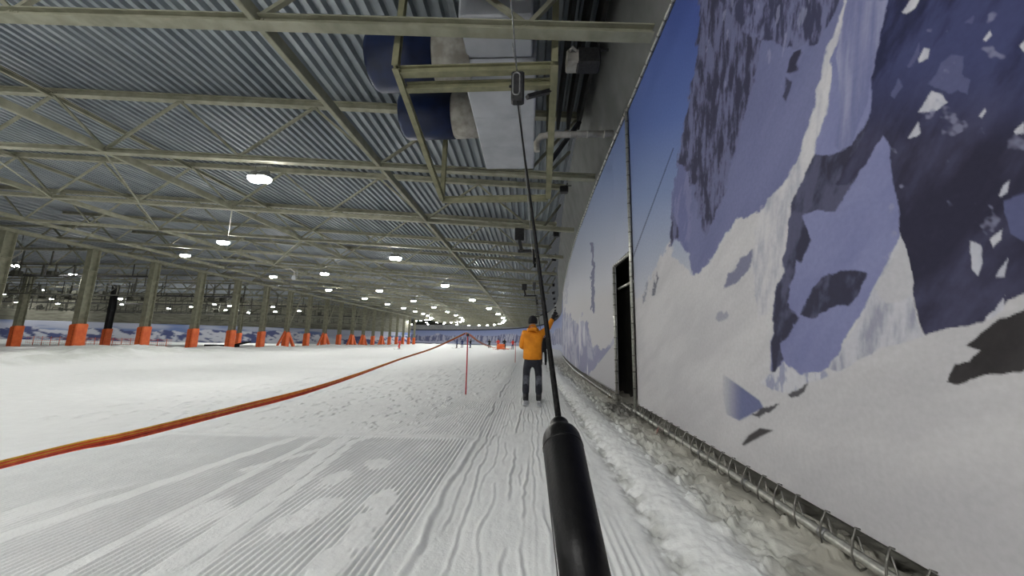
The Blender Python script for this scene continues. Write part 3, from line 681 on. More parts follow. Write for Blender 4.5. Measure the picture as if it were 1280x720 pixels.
# ------------------------------------------------------------------ lamps
def lamp_meshes():
    h = MB()
    for sx in (-.15, .15):
        h.loft([[(sx + r * math.cos(a), r * math.sin(a), z) for a in [2 * PI * k / 16 for k in range(16)]] for r, z in ((.22, 0), (.22, .05), (.16, .14), (.08, .22))], cap=True, smooth=True)
    h.box(-.3, .3, -.05, .05, .18, .24)
    hm = h.mesh('housing'); hm.materials.append(M['housing'])
    l = MB()
    l.loft([[(-.15 + r * math.cos(a), r * math.sin(a), z) for a in [-2 * PI * k / 12 for k in range(12)]] for r, z in ((.21, -.002), (.20, -.06), (.15, -.12), (.06, -.15))], cap=True, smooth=True)
    l.loft([[(.15 + r * math.cos(a), r * math.sin(a), z) for a in [-2 * PI * k / 12 for k in range(12)]] for r, z in ((.21, -.002), (.20, -.06), (.15, -.12), (.06, -.15))], cap=True, smooth=True)
    lm_ = l.mesh('lens'); lm_.materials.append(M['lens'])
    g = MB(); g.tube([(-.2, 0, .2), (-.2, 0, .45)], .012, 6); g.tube([(.2, 0, .2), (.2, 0, .45)], .012, 6); g.box(-.35, .35, -.03, .03, .43, .47)
    gm = g.mesh('hanger'); gm.materials.append(M['grey_metal'])
    return hm, lm_, gm
LM = lamp_meshes()
def lamp(x, y, z, label, group):
    t = thing('high_bay_lamp', label, 'lamp', (x, y, z), 0, group)
    put('housing', LM[0], t); put('lens', LM[1], t); put('hanger', LM[2], t)
    if x < -38: MB().tube([(0, 0, .45), (0, 0, 10.9 - z)], .025, 6).build('drop_rod', M['grey_metal'], t)
rows = [('nearest the mural wall', 10.95, 10.2, 10.35, 21, 14.0), ('in the middle of the hall', 21.5, 19.0, 9.6, 19, 0), ('closest to the columns', 30.3, 24.0, 8.6, 17, 0)]
for nm, off, y0, st, cnt, _ in rows:
    s = SY(y0)
    for k in range(cnt):
        p = path_off(s + k * st, off); x = p[0]
        if p[1] > 172 or x < -90 or s + k * st > WS[-1] - 3: break
        lamp(x, p[1], BOT(x) - .38 if x > -38 else 8.1, 'glowing ceiling lamp, %s in the row %s' % (ORD[k], nm), 'lamps in the row ' + nm)
for x, yy, lab in ((-8.95, .1, 'ceiling lamp level with the camera in the row nearest the mural wall'), (-19.5, 9.4, 'ceiling lamp out of view left in the middle row'), (-19.5, -.2, 'ceiling lamp level with the camera in the middle row'),
                   (-28.3, 15.4, 'ceiling lamp out of view left, by the columns'), (-28.3, 6.8, 'ceiling lamp by the columns, abreast of the camera'), (-28.3, -1.8, 'ceiling lamp by the columns just behind the camera'),
                   (-8.9, -10.2, 'ceiling lamp behind the camera in the row nearest the mural wall'), (-8.9, -20.6, 'second lamp behind the camera in the row nearest the mural wall'), (-19.5, -9.8, 'ceiling lamp behind the camera in the middle row'),
                   (-19.5, -19.4, 'second ceiling lamp behind the camera in the middle row'), (-2.6, -2.6, 'added unseen lamp over the lift just behind the camera'), (-2.6, -8.5, 'second added unseen lamp over the lift behind the camera'),  # the two over-lift lamps are added out of view to brighten the foreground snow
                   (-8.9, -31, 'third lamp behind the camera in the row nearest the mural wall')):
    lamp(x, yy, BOT(x) - .38, lab, 'ceiling lamps beside and behind the camera')
def L2pos(px, py, z=8.1):
    r = CM.T @ np.array([px - 640, 360 - py, F]); t = (z - 1.3) / r[2]; return EYE + r * t
place = ['at the far left edge beside the curly hose', 'just left of the nearest padded column', 'low, between the two leftmost columns', 'cut off by the left edge', 'below the others near the left column', 'faint, just above the distant mural on the left',
         'above the distant mural beside the dark column', 'lowest beside the dark column', 'between the second and third padded columns', 'dim one close to the left edge', 'behind the third padded column', 'below and right of the third column', 'just left of the fourth column',
         'right of the fourth column', 'farther right of the fourth column', 'faint between third and fourth columns', 'just left of the sixth column', 'low beside the sixth column', 'right of the sixth column']
for (px, py), nm in zip([(20, 333), (91, 344), (51, 363), (4, 368), (64, 374), (72, 380), (150, 374), (152, 381), (211, 386), (20, 378), (239, 384), (282, 388), (287, 383), (297, 390), (311, 391), (268, 381), (341, 384), (344, 390), (374, 389)], place):
    p = L2pos(px, py, 7.7)
    f_ = 1.0 if p[1] < 75 else 75.0 / p[1]; p = EYE + (p - EYE) * f_
    lamp(p[0], p[1], p[2] + .1, 'small bright lamp in the rear hall, ' + nm, 'lamps of the rear hall')

# ------------------------------------------------------------------ cooling unit overhead
t = thing('air_cooler', 'white boxed air cooler hung from the roof above the lift, with blue fans', 'air cooler', (0, 0, 0))
b = MB(); b.bevbox(-1.37, .06, 6.25, 9.72, 6.42, 7.9, .03, 'y'); b.build('casing', M['white_metal'], t)
b = MB(); b.bevbox(-1.30, -.02, 5.1, 6.0, 6.78, 7.9, .03, 'y'); b.bevbox(-1.42, .02, 6.0, 6.20, 6.62, 6.80, .02, 'x'); b.build('upper_casing', M['white_metal'], t)
b = MB(); b.bevbox(-1.30, -.60, 3.3, 4.84, 6.8, 7.9, .03, 'y'); b.build('duct_end', M['white_metal'], t)
b = MB()
for yy in (7.3, 8.5): b.box(-1.37, .06, yy, yy + .006, 6.416, 6.425)
b.build('casing_seam', M['white_metal'], t)
def fan(yc, zc, x0, x1, xs_):
    R = .56
    f_ = MB(); pr = [(x0 + .10, .02), (x0 + .06, R * .55), (x0, R * .90), (x0 + .02, R * .96), (x0 + .10, R), (x0 + .5, R * 1.0), (xs_, R * .97)]
    f_.loft([[(x, yc + r * math.cos(a), zc + r * math.sin(a)) for a in [2 * PI * k / 32 for k in range(32)]] for x, r in pr], cap=True, smooth=True)
    f = f_.build('fan_cowl', M['blue'], t)
    s_ = MB(); s_.loft([[(x, yc + r * math.cos(a), zc + r * math.sin(a)) for a in [2 * PI * k / 32 for k in range(32)]] for x, r in ((xs_, R * .93), (xs_ + .02, R * .96), (x1, R * .93))], cap=True, smooth=True)
    s_.build('fan_sleeve', M['old_white'], f)
fan(8.02, 6.98, -3.30, -1.30, -2.0); fan(6.35, 7.05, -3.35, -1.25, -2.0)
b = MB(); rr = []
for k in range(14):
    a = PI + PI * k / 13; rr.append((.25 + .34 * math.cos(a), 6.95 + .34 * math.sin(a)))
rr += [(.59, 7.6), (-.09, 7.6)]
b.loft([[(x - .45, yy, z) for x, z in rr] for yy in (2.9, 4.7)], cap=True, smooth=False)
tag(b.build('round_duct', M['frost']), 'rounded pale grey duct above the nearest truss', 'duct')

# sloping khaki support frame of the lift line
t = thing('support_frame', 'khaki steel support frame hanging below the white air cooler', 'steel frame', (0, 0, 0))
A0 = (-2.40, 5.28, 6.0); A1 = (.36, 5.28, 6.0); B0 = (-2.36, 8.62, 5.0); B1 = (.43, 8.55, 5.02)
MB().ibeam(A0, B0, .11, .12).build('side_rail', M['steel_frame'], t); MB().ibeam(A1, B1, .13, .12).build('side_rail', M['steel_frame'], t)
b = MB(); b.ibeam((-2.4, 5.42, 6.02), (.4, 5.42, 6.04), .13, .15); b.build('cross_beam', M['steel_frame'], t)
b = MB(); b.ibeam((-2.32, 5.66, 5.90), (.38, 5.66, 5.93), .12, .15); b.build('cross_beam', M['steel_frame'], t)
b = MB(); b.ibeam((-2.36, 8.62, 4.98), (.43, 8.56, 5.0), .1, .16); b.build('cross_beam', M['steel_frame'], t)
for nm, a, c in (('hanger', A0, (-2.36, 5.35, 8.2)), ('hanger', A1, (.4, 5.35, 8.2)), ('hanger', B0, (-2.36, 8.62, 8.2)), ('hanger', B1, (.43, 8.6, 8.2))):
    MB().ibeam(a, c, .11, .11).build(nm, M['steel_frame'], t)
MB().bar((.34, 5.75, 5.86), (-.10, 5.5, 5.55), .09, .06).build('brace', M['black_metal'], t)
MB().bar((.40, 7.4, 5.35), (1.2, 8.2, 6.9), .1, .08).build('brace', M['black_metal'], t)

# bracket pipe and dark boxes by the fascia
b = MB(); b.tube([(1.92, 7.75, 6.28), (.38, 7.72, 6.24), (.20, 7.72, 6.20), (.10, 7.74, 6.05), (.12, 7.78, 5.85)], .075, 12)
for x in (.5, .9, 1.3, 1.7): b.tube([(x, 7.735, 6.26), (x + .03, 7.735, 6.26)], .085, 12)
tag(b.build('insulated_pipe', M['old_white']), 'short frosty insulated pipe reaching from the wall top to the cooler', 'pipe')
def dark_box(x, y, z, s, lab):
    t = thing('floodlight', lab, 'floodlight', (x, y, z), 0, 'unlit floodlights under the fascia')
    MB().bevbox(-s, s, -s * .7, s * .7, -s * .9, s * .7, s * .15, 'x').build('lamp_body', M['black_metal'], t)
    b = MB(); b.bar((s * .6, 0, s * .6), (s * .9, .1, s * 1.9), s * .25); b.bar((-s * .5, 0, s * .9), (s * 1.8, 0, s * .9), s * .15); b.build('bracket', M['black_metal'], t)
dark_box(1.03, 5.9, 6.62, .22, 'large black unlit floodlight beside the small white box')
for k in range(2, 12):
    yy = TY[k + 0] + .9
    dark_box(float(path_off(SY(yy), .93)[0]), yy + .3, 6.42, .14, 'small black unlit floodlight hung under the fascia, %s along from the large one' % ORD[k - 2 + 0])
b = MB(); b.bevbox(.62, .88, 5.75, 6.05, 6.45, 6.72, .02, 'x'); b.tube([(.66, 5.74, 6.66), (.72, 5.70, 6.70), (.80, 5.74, 6.66)], .03, 8)
tag(b.build('junction_box', M['old_white']), 'small white junction box next to the large black floodlight', 'electrical box')
for k in range(7):
    yy = 5.5 + k * 4.95
    b = MB(); x = float(path_off(SY(yy), .55)[0]); b.bar((x - 1.0, yy - .3, 6.45), (x - .1, yy + 1.4, 8.2), .09, .07)
    tag(b.build('knee_brace', M['steel']), 'dark slanting knee brace beside the fascia, %s from the camera' % ORD[k], 'brace', 'knee braces beside the fascia')
b = MB()
for k in range(3):
    b.box(.72 + k * .30, .80 + k * .30, 5.2, 9.6, 7.6, 8.2)
tag(b.build('vent_louvre', M['dark']), 'dark louvred vent between the cooler and the grey fascia', 'vent')

# ------------------------------------------------------------------ the lift line
rp = []
for yy in np.linspace(-3, 70, 50): rp.append((-.33 + .029 * yy if yy < 25 else float(path_off(SY(yy), 2.2)[0]), yy, 4.8))
tag(MB().tube(rp, .0085, 6).build('haul_rope', M['grey_metal']), 'thin steel haul rope of the drag lift running overhead', 'rope')
top = np.array([-.20, 4.12, 4.42])
hd = at_depth(699, 530, .50)
t = thing('drag_lift_bar', 'black drag lift bar held up close in front of the camera', 'drag lift bar', tuple(hd))
def loc(p): return tuple(np.array(p) - hd)
d = hd - at_depth(731, 760, .30); 
lowp = at_depth(741, 790, .285); upv = hd - lowp; L_ = np.linalg.norm(upv); u_ = upv / L_
def along(k): return loc(lowp + u_ * L_ * k)
ks = [0, .1, .85, .90, .93, .955, .975, .99, 1.0, 1.03]; rs = [.0265, .0272, .0278, .0277, .0255, .0215, .0165, .0130, .0105, .0075]
ks = [0, .3, .6, .78, .85, .89, .915, .935, .95, .965, .985, 1.005, 1.02, 1.03]; rs = [.0246, .0252, .0260, .0268, .0266, .0252, .0228, .0190, .0160, .0142, .0136, .0130, .0105, .0055]
MB().tube([along(k) for k in ks], rs, 28).build('grip_sleeve', M['black_rubber'], t)
MB().tube([along(.800), along(.806), along(.812), along(.818)], [.0264, .0273, .0273, .0264], 28).build('grip_collar', M['black_rubber'], t)
side = Vector((-1, -.55, 0)).normalized()
MB().tube([Vector(along(k)) + side * .0262 for k in (.05, .3, .55, .8)], .0012, 6).build('grip_seam_highlight', M['grey_metal'], t)  # seam edge of the grip, its highlight put into the grey colour
MB().tube([along(1.0), loc(hd * .7 + top * .3), loc(hd * .35 + top * .65), loc(top)], [.0046, .0056, .0075, .009], 10).build('pole', M['black_rod'], t)
bx = t
def spring_box(parent, c, s):
    b = MB(); b.bevbox(c[0] - .085 * s, c[0] + .085 * s, c[1] - .07 * s, c[1] + .07 * s, c[2] - .22 * s, c[2] + .20 * s, .02 * s, 'z'); o = b.build('spring_box', M['black_metal'], parent)
    ring = [(c[0] - .015 * s + .045 * s * math.copysign(abs(math.cos(a)) ** .8, math.cos(a)), c[1] - .075 * s, c[2] + (.11 * s if math.sin(a) > 0 else -.11 * s) + .05 * s * math.sin(a)) for a in [2 * PI * k / 24 for k in range(25)]]
    MB().tube(ring, .010 * s, 6, cap=False).build('oval_rim', M['grey_metal'], o)
    b = MB(); b.ball((c[0] - .10 * s, c[1], c[2] + .02 * s), .02 * s, .02 * s, .02 * s, 8, 5); b.build('bolt', M['black_metal'], o)
spring_box(t, loc(top + np.array([0, 0, .20])), 1.0)
MB().tube([loc(top + np.array([0, 0, .38])), loc((-.25, 3.6, 4.78))], .008, 6).build('cord', M['grey_metal'], t)
t2 = thing('drag_lift_bar', 'distant black drag lift bar hanging from the rope above the second skier', 'drag lift bar', (.22, 19.6, 4.5))
spring_box(t2, (0, 0, 0), 1.0); MB().tube([(0, 0, -.2), (.35, .4, -2.2), (.55, .6, -3.0)], .012, 8).build('pole', M['black_rod'], t2)
MB().tube([(0, 0, .2), (0, 0, .3)], .008, 6).build('cord', M['grey_metal'], t2)
# rope guide bracket hanging from the third truss
def bracket(y, lab, s=1.0):
    t = thing('rope_guide', lab, 'rope guide', (0, y, 0), 0, 'rope guides hung from the trusses'); xr = -.33 + .029 * y
    b = MB(); b.bevbox(-.72, -.30, -.08, .08, 5.75, 6.30, .02, 'x'); b.bar((-.52, 0, 5.8), (-.40, 0, 5.25), .34, .14); b.build('hanger_plate', M['black_metal'], t)
    b = MB(); b.bar((-.55, 0, 5.25), (xr + .05, 0, 5.28), .14, .12); b.bar((xr + .02, 0, 5.3), (xr + .05, 0, 4.7), .10, .12); b.build('arm', M['black_metal'], t)
    for k, zz in enumerate((4.88, 4.62)):
        w_ = MB(); w_.loft([[(xr + .08 + dx, r * math.cos(a), zz + r * math.sin(a)) for a in [2 * PI * j / 16 for j in range(16)]] for dx, r in ((-.05, .12), (-.02, .09), (.02, .09), (.05, .12))], cap=True, smooth=True)
        w_.build('sheave', M['black_rubber'], t)
bracket(14.85, 'black rope guide bracket with two wheels hung from a truss beside the pole')
bracket(29.7, 'small distant rope guide bracket farther along the lift line')

# ------------------------------------------------------------------ barrier tape and poles
def marker_pole(x, y, h, lab, r=.014):
    t = thing('marker_pole', lab, 'pole', (x, y, gz(x, y)), 0, 'poles carrying the barrier tape')
    MB().tube([(0, 0, -.1), (.0, 0, h * .5), (-.01, 0, h)], [r, r, r * .9], 8).build('shaft', M['pole_red'], t)
    b = MB(); b.tube([(-.01, 0, h - .02), (-.01, 0, h + .05)], r * 1.9, 8); b.build('cap', M['black_metal'], t)
    return t
marker_pole(-1.58, 8.93, 1.46, 'slim red marker pole holding up the orange barrier tape', .017)
marker_pole(-.88, 22.1, 1.25, 'thin red marker pole farther on, left of the skier in orange', .018)
def tape(pts, label, R=.02, tw=2.2):
    t = thing('barrier_tape', label, 'barrier tape', (0, 0, 0))
    P = catmull(pts, 10)
    for nm, m, ph, r, off in (('yellow_strand', 'tape_yellow', 1.6, .0045, 1.15), ('orange_strand', 'tape_orange', 0, .0055, .75), ('yellow_strand', 'tape_yellow', 5.4, .004, .35), ('orange_strand', 'tape_orange', 4.4, .0055, 0), ('red_strand', 'tape_red', 3.1, .006, -.45), ('orange_strand', 'tape_orange', 2.2, .005, -.85)):
        q = []
        for i, p in enumerate(P):
            a = .5 * math.sin(i * .11) + .35; rr = R * (off + .10 * math.sin(i * .31 + ph))
            q.append((p[0] + rr * math.sin(a) * .6, p[1], p[2] + rr * math.cos(a)))
        MB().tube(q, r, 6).build(nm, M[m], t)
def ap(px, py, Y):
    r = CM.T @ np.array([px - 640, 360 - py, F]); return tuple(EYE + r * (Y / r[1]))
pa = ap(0, 582, 1.35); pb = ap(165, 543, 1.9)
tape([(-1.95, -3.0, .9), (-1.92, -.5, .75), pa, ap(165, 544, 1.75), ap(300, 511, 2.45), ap(380, 490, 3.1), ap(440, 471, 3.95), ap(500, 449, 5.4), ap(545, 434, 7.1), ap(581, 417, 8.93)],
     'long orange and yellow barrier tape sagging from the red pole to the left edge')
tape([ap(582, 417, 8.95), ap(589, 420, 10), ap(600, 428, 13), ap(612, 433, 20), ap(619, 434.5, 32), ap(622, 432, 54)], 'short run of orange tape dropping from the pole to the distant orange barrier', .03)
tape([ap(628, 434, 54), ap(636, 436, 46), ap(644, 431, 22.1)], 'loose orange tape between the distant barrier and the second pole', .03)

# ------------------------------------------------------------------ people
def skinned(name, J, E, R, m, parent=None, sub=2, root=0):
    me = bpy.data.meshes.new(name); me.from_pydata([tuple(j) for j in J], E, []); me.update()
    o = bpy.data.objects.new(name, me); COL.objects.link(o)
    if parent is not None: o.parent = parent
    o.modifiers.new('skin', 'SKIN')
    if not me.skin_vertices: me.skin_vertices_ensure() if hasattr(me, 'skin_vertices_ensure') else None
    return o, me
def skin(name, chains, m, parent=None, sub=2):
    """chains: list of [(x,y,z,rx,ry),...]; a chain starts at an existing vertex when its first point matches one."""
    V = []; Rr = []; E = []
    def idx(p):
        for i, v in enumerate(V):
            if (Vector(v) - Vector(p[:3])).length < 1e-5: return i
        V.append(tuple(p[:3])); Rr.append((p[3], p[4] if len(p) > 4 else p[3])); return len(V) - 1
    for ch in chains:
        ids = [idx(p) for p in ch]; E += [(a, b_) for a, b_ in zip(ids[:-1], ids[1:])]
    # build skin through bmesh custom layer
    import bmesh
    bm = bmesh.new(); lay = bm.verts.layers.skin.verify()
    vs = [bm.verts.new(v) for v in V]
    for v, r in zip(vs, Rr): v[lay].radius = r; v[lay].use_root = False
    vs[0][lay].use_root = True
    for a, b_ in E: bm.edges.new((vs[a], vs[b_]))
    me = bpy.data.meshes.new(name); bm.to_mesh(me); bm.free(); me.materials.append(m)
    o = bpy.data.objects.new(name, me); COL.objects.link(o)
    if parent is not None: o.parent = parent
    md = o.modifiers.new('skin', 'SKIN'); md.use_smooth_shade = True
    s_ = o.modifiers.new('sub', 'SUBSURF'); s_.levels = sub; s_.render_levels = sub
    return o
def hand(chains, w_, d, palm=.09, curl=.5, r=.017, sgn=1):
    """adds palm and five fingers from wrist w_ heading d"""
    w_ = Vector(w_); d = Vector(d).normalized(); side_ = d.cross(Vector((0, 1, 0))).normalized() if abs(d.y) < .9 else Vector((1, 0, 0)); nrm = side_.cross(d).normalized()
    kn = w_ + d * palm
    chains.append([(*w_, .03, .024), (*(w_ + d * palm * .5), .036, .022), (*kn, .036, .02)])
    for i, (off, ln) in enumerate(((-.03, .075), (-.01, .085), (.01, .08), (.03, .062))):
        k0 = kn + side_ * off
        k1 = k0 + (d * math.cos(curl * .5) + nrm * math.sin(curl * .5)) * ln * .5; k2 = k1 + (d * math.cos(curl * 1.6) + nrm * math.sin(curl * 1.6)) * ln * .5
        chains.append([(*kn, .036, .02), (*k0, .013), (*k1, .012), (*k2, .010)])
    b0 = w_ + d * palm * .35 + side_ * sgn * .03
    chains.append([(*(w_ + d * palm * .5), .036, .022), (*b0, .016), (*(b0 + (d * .6 + side_ * sgn * .7) * .05), .013), (*(b0 + (d * .9 + side_ * sgn * .5 + nrm * .4) * .085), .011)])
def person(x, y, z, rz, label, jacket, trousers, hat, ra, la, feet=((-.14, 0), (.14, 0)), lean=0.0, hoodie=True, worn=None, ski=True, scale=1.0, poles=False, group=None, skimat='ski', crouch=0.0):
    """ra / la: lists of shoulder-relative joints for right (+x) and left arm: elbow, wrist"""
    t = thing('person', label, 'person', (x, y, z), rz, group); t.scale = (scale,) * 3
    hip = .96 - crouch; ys = lean
    sh = 1.47 - crouch; nk = 1.55 - crouch; hz = 1.70 - crouch
    ly = lambda zz: ys * (zz - hip)
    # body
    ch = [[(0, ly(hip), hip, .14, .10), (0, ly(1.15), 1.15 - crouch, .125, .095), (0, ly(1.35), 1.36 - crouch, .15, .10), (0, ly(sh), sh, .12, .085), (0, ly(nk), nk, .055), (0, ly(nk) + .01, nk + .06, .055), (0, ly(hz) + .015, hz, .085, .095), (0, ly(hz) + .02, hz + .09, .07, .075)]]
    ch.append([(0, ly(hz) + .015, hz, .085, .095), (0, ly(hz) + .11, hz - .01, .018, .02)])
    for sg, arm in ((1, ra), (-1, la)):
        s0 = (sg * .19, ly(sh), sh - .02, .055)
        e = (s0[0] + arm[0][0], s0[1] + arm[0][1], s0[2] + arm[0][2], .042); w_ = (e[0] + arm[1][0], e[1] + arm[1][1], e[2] + arm[1][2], .03)
        ch.append([(0, ly(sh), sh, .12, .085), s0, e, w_])
        hand(ch, w_[:3], arm[1], sgn=-sg)
    for sg, (fx, fy) in zip((-1, 1), feet):
        ch.append([(0, ly(hip), hip, .14, .10), (sg * .10, ly(hip) * .8, hip - .08, .09), (fx * .92, fy * .5 + .03 + crouch * .5, .52 - crouch * .5, .062), (fx, fy, .12, .042), (fx, fy + .14, .07, .035)])
    skin('body', ch, M['skin'], t)
    # jacket
    J = [[(0, ly(.9) - .01, .87 - crouch, .225, .165), (0, ly(.9) - .01, .93 - crouch, .225, .165), (0, ly(1.0), 1.08 - crouch, .215, .16), (0, ly(1.2), 1.24 - crouch, .215, .155), (0, ly(1.36), 1.38 - crouch, .205, .145), (0, ly(sh), sh + .02, .14, .11), (0, ly(nk), nk + .05, .085, .085), (0, ly(nk) + .01, nk + .09, .078, .085)]]
    for sg, arm in ((1, ra), (-1, la)):
        s0 = (sg * .185, ly(sh), sh - .02, .088); e = (s0[0] + arm[0][0], s0[1] + arm[0][1], s0[2] + arm[0][2], .068); w_ = (e[0] + arm[1][0] * .93, e[1] + arm[1][1] * .93, e[2] + arm[1][2] * .93, .052)
        mid_ = tuple((s0[i] + e[i]) / 2 for i in range(3)) + (.076,)
        J.append([(0, ly(1.36), 1.38 - crouch, .205, .145), s0, mid_, e, w_])
    j = skin('jacket', J, M[jacket], t)
    if hoodie: skin('hood', [[(-.10, ly(nk) - .06, nk + .02, .05), (-.07, ly(nk) - .12, nk - .06, .06), (0, ly(nk) - .15, nk - .15, .075), (.07, ly(nk) - .12, nk - .06, .06), (.10, ly(nk) - .06, nk + .02, .05)], [(0, ly(nk) - .15, nk - .15, .075), (0, ly(nk) - .10, nk + .03, .085)]], M[jacket], j)
    T = [[(0, ly(hip), hip + .12, .16, .12), (0, ly(hip), hip + .02, .165, .125), (0, ly(hip), hip - .08, .15, .12)]]
    for sg, (fx, fy) in zip((-1, 1), feet):
        T.append([(0, ly(hip), hip - .08, .15, .12), (sg * .095, ly(hip) * .7, hip - .16, .105, .11), (fx * .9, fy * .5 + .02 + crouch * .3, .70 - crouch * .5, .092), (fx * .97, fy * .6 + .03 + crouch * .5, .50 - crouch * .4, .080), (fx, fy - .01, .26, .082), (fx, fy, .14, .078)])
    tr = skin('trousers', T, M[trousers], t)
    if worn:
        for sg, (fx, fy) in zip((-1, 1), feet):
            b = MB(); rings = []
            for zz, yo, r_ in ((.58, -.055, .02), (.53, -.068, .055), (.42, -.074, .062), (.34, -.078, .05), (.28, -.072, .018)):
                rings.append([(fx * .96 + r_ * math.sin(a) , yo + .03 - .018 * math.cos(a) * (1), zz) for a in [PI * (-.5 + k / 6) for k in range(7)]])
            b.loft(rings, smooth=True, close=False); b.build('worn_patch', M[worn], tr)
    for sg, (fx, fy) in zip((-1, 1), feet):
        b = MB(); b.tube([(fx, fy, .20), (fx, fy + .01, .10), (fx, fy + .02, .04)], [.062, .06, .058], 12); b.bevbox(fx - .05, fx + .05, fy - .06, fy + .23, .02, .10, .02, 'y'); b.build('boot', M['boot'], t)
        if ski:
            b = MB(); n = 14; top_, bot_ = [], []
            for k in range(n):
                u = k / (n - 1); yy = fy - .62 + 1.6 * u; wd = .045 - .012 * math.sin(PI * u) * .9; wd = wd * (1 if u < .93 else .6); zz = .012 + (.10 * max(0, (u - .88) / .12) ** 2) + .015 * max(0, (.04 - u) / .04)
                top_.append([(fx - wd, yy, zz + .008), (fx + wd, yy, zz + .008), (fx + wd, yy, zz - .006), (fx - wd, yy, zz - .006)])
            b.loft(top_, cap=True); b.bevbox(fx - .03, fx + .03, fy - .10, fy + .26, .018, .035, .005, 'y')
            so = b.build('ski', M[skimat], t)
    # head gear
    b = MB(); cy = ly(hz) + .015
    b.loft([[(0 + r * math.cos(a), cy + r * 1.12 * math.sin(a), zz) for a in [2 * PI * k / 20 for k in range(20)]] for zz, r in ((hz - .035, .098), (hz + .0, .104), (hz + .02, .102), (hz + .06, .098), (hz + .11, .075), (hz + .14, .040), (hz + .148, .012))], cap=True, smooth=True)
    hb = b.build('beanie', M[hat], t)
    # gloves
    for sg, arm in ((1, ra), (-1, la)):
        s0 = Vector((sg * .19, ly(sh), sh - .02)); w_ = s0 + Vector(arm[0]) + Vector(arm[1])
        G = []; hand(G, w_, arm[1], palm=.09, sgn=-sg, curl=.5); dn = Vector(arm[1]).normalized(); cf = w_ - dn * .06; G.append([(*w_, .03, .024), (*cf, .048, .044)])
        G = [[(p[0], p[1], p[2], *[q * 1.55 + .004 for q in p[3:]]) for p in c_] for c_ in G]
        skin('glove', G, M['black_cloth'], t, 1)
    return t
px_ = .07
person(px_, 8.25, gz(px_, 8.25), 0, 'skier in a bright orange jacket seen from behind, right arm raised', 'jacket', 'pants', 'black_cloth',
       ra=((.15, .06, .12), (.12, .08, .25)), la=((-.06, .03, -.28), (.10, .24, -.04)), feet=((-.135, .0), (.145, .0)), worn='worn', scale=1.07, skimat='ski')
person(.80, 20.5, gz(.80, 20.5), 0, 'skier dressed all in black half hidden behind the orange jacket', 'black_cloth', 'black_cloth', 'black_cloth',
       ra=((.10, .05, -.26), (.05, .2, -.1)), la=((-.05, .1, -.24), (-.05, .25, .05)), feet=((-.12, 0), (.14, 0)), scale=1.03, hoodie=False)
b = MB(); b.tube([(1.35, 20.3, .05), (1.0, 20.5, 1.05)], .012, 6); b.tube([(1.33, 20.31, .10), (1.325, 20.314, .11)], .05, 8); tag(b.build('ski_pole', M['ski_dark']), 'dark ski pole held by the skier in black', 'ski pole')
armd = dict(ra=((.12, .05, -.24), (.08, .2, -.02)), la=((-.12, .05, -.24), (-.08, .2, -.02)))
def farp(px, py, Y, lab, j, tr, rz=0.0, sc=1.0, **k):
    p = ap(px, py, Y); person(p[0], p[1], gz(p[0], p[1]), rz, lab, j, tr, 'black_cloth', **{**armd, **k}, feet=((-.16, 0), (.16, .05)), hoodie=False, scale=sc, skimat='ski_dark')
farp(499, 437, 52, 'distant skier in red beside the last orange columns', 'red_cloth', 'red_cloth', 2.4, .85, crouch=.12)
farp(571, 436, 70, 'distant skier in dark blue, first left of the tape pole top', 'blue_cloth', 'black_cloth', 2.0, 1.0)
farp(577.5, 434, 76, 'tiny blue skier just left of the red pole top', 'blue_cloth', 'blue_cloth', .4, 1.0)
farp(588, 434, 74, 'tiny dark skier just right of the red pole top', 'black_cloth', 'blue_cloth', 1.2, 1.0)
farp(611.5, 434, 72, 'tiny dark skier left of the distant orange barrier', 'black_cloth', 'black_cloth', .2, 1.0)
farp(622.5, 433.5, 60, 'dark figure standing behind the left end of the orange barrier', 'red_cloth', 'black_cloth', 3.0, 1.0)
farp(630.5, 433.5, 60, 'dark figure standing behind the right end of the orange barrier', 'black_cloth', 'black_cloth', 3.0, 1.0)
farp(641, 434, 66, 'tiny skier in reddish jacket left of the second pole', 'red_cloth', 'blue_cloth', .5, 1.0)
# distant orange barrier
p = ap(626, 437, 56); t = thing('crash_barrier', 'distant orange padded crash barrier with red tape around it', 'barrier', (p[0], p[1], gz(p[0], p[1])))
b = MB(); b.bevbox(-.62, .62, -.2, .2, .12, .95, .06, 'x'); b.build('pad', M['orange_pad'], t)
for sx in (-.5, .5): MB().tube([(sx, 0, -.05), (sx, 0, 1.15)], .05, 8).build('post', M['black_metal'], t)
b = MB(); b.bar((-1.3, 0, .15), (1.3, 0, .15), .08, .06); b.build('base_rail', M['tape_red'], t)
# black mat roll beside the fifth column
b = MB(); p = (-46.5, 52, -.5); b.bevbox(-3.4, 1.6, -.5, .5, -.1, .45, .08, 'x'); b.bar((1.0, 0, .4), (3.4, 0, .95), .8, .18)
o = b.build('conveyor_belt', M['black_rubber']); o.location = p; tag(o, 'low black conveyor belt lying on the snow behind the fourth and fifth columns', 'conveyor')
# net fence on the far left
t = thing('safety_fence', 'low orange net fence on posts at the far left behind the columns', 'fence', (0, 0, 0))
for k in range(16):
    x = -66 + k * 1.25; MB().tube([(x, 43.5, -.6), (x, 43.5, .75)], .03, 6).build('post', M['net'], t)
b = MB()
for z in (-.1, .2, .5, .65): b.tube([(-67, 43.48, z), (-46.5, 43.48, z)], .018, 5)
for k in range(70): x = -67 + k * .29; b.tube([(x, 43.48, -.3), (x, 43.48, .65)], .008, 4)
b.build('net', M['net'], t)
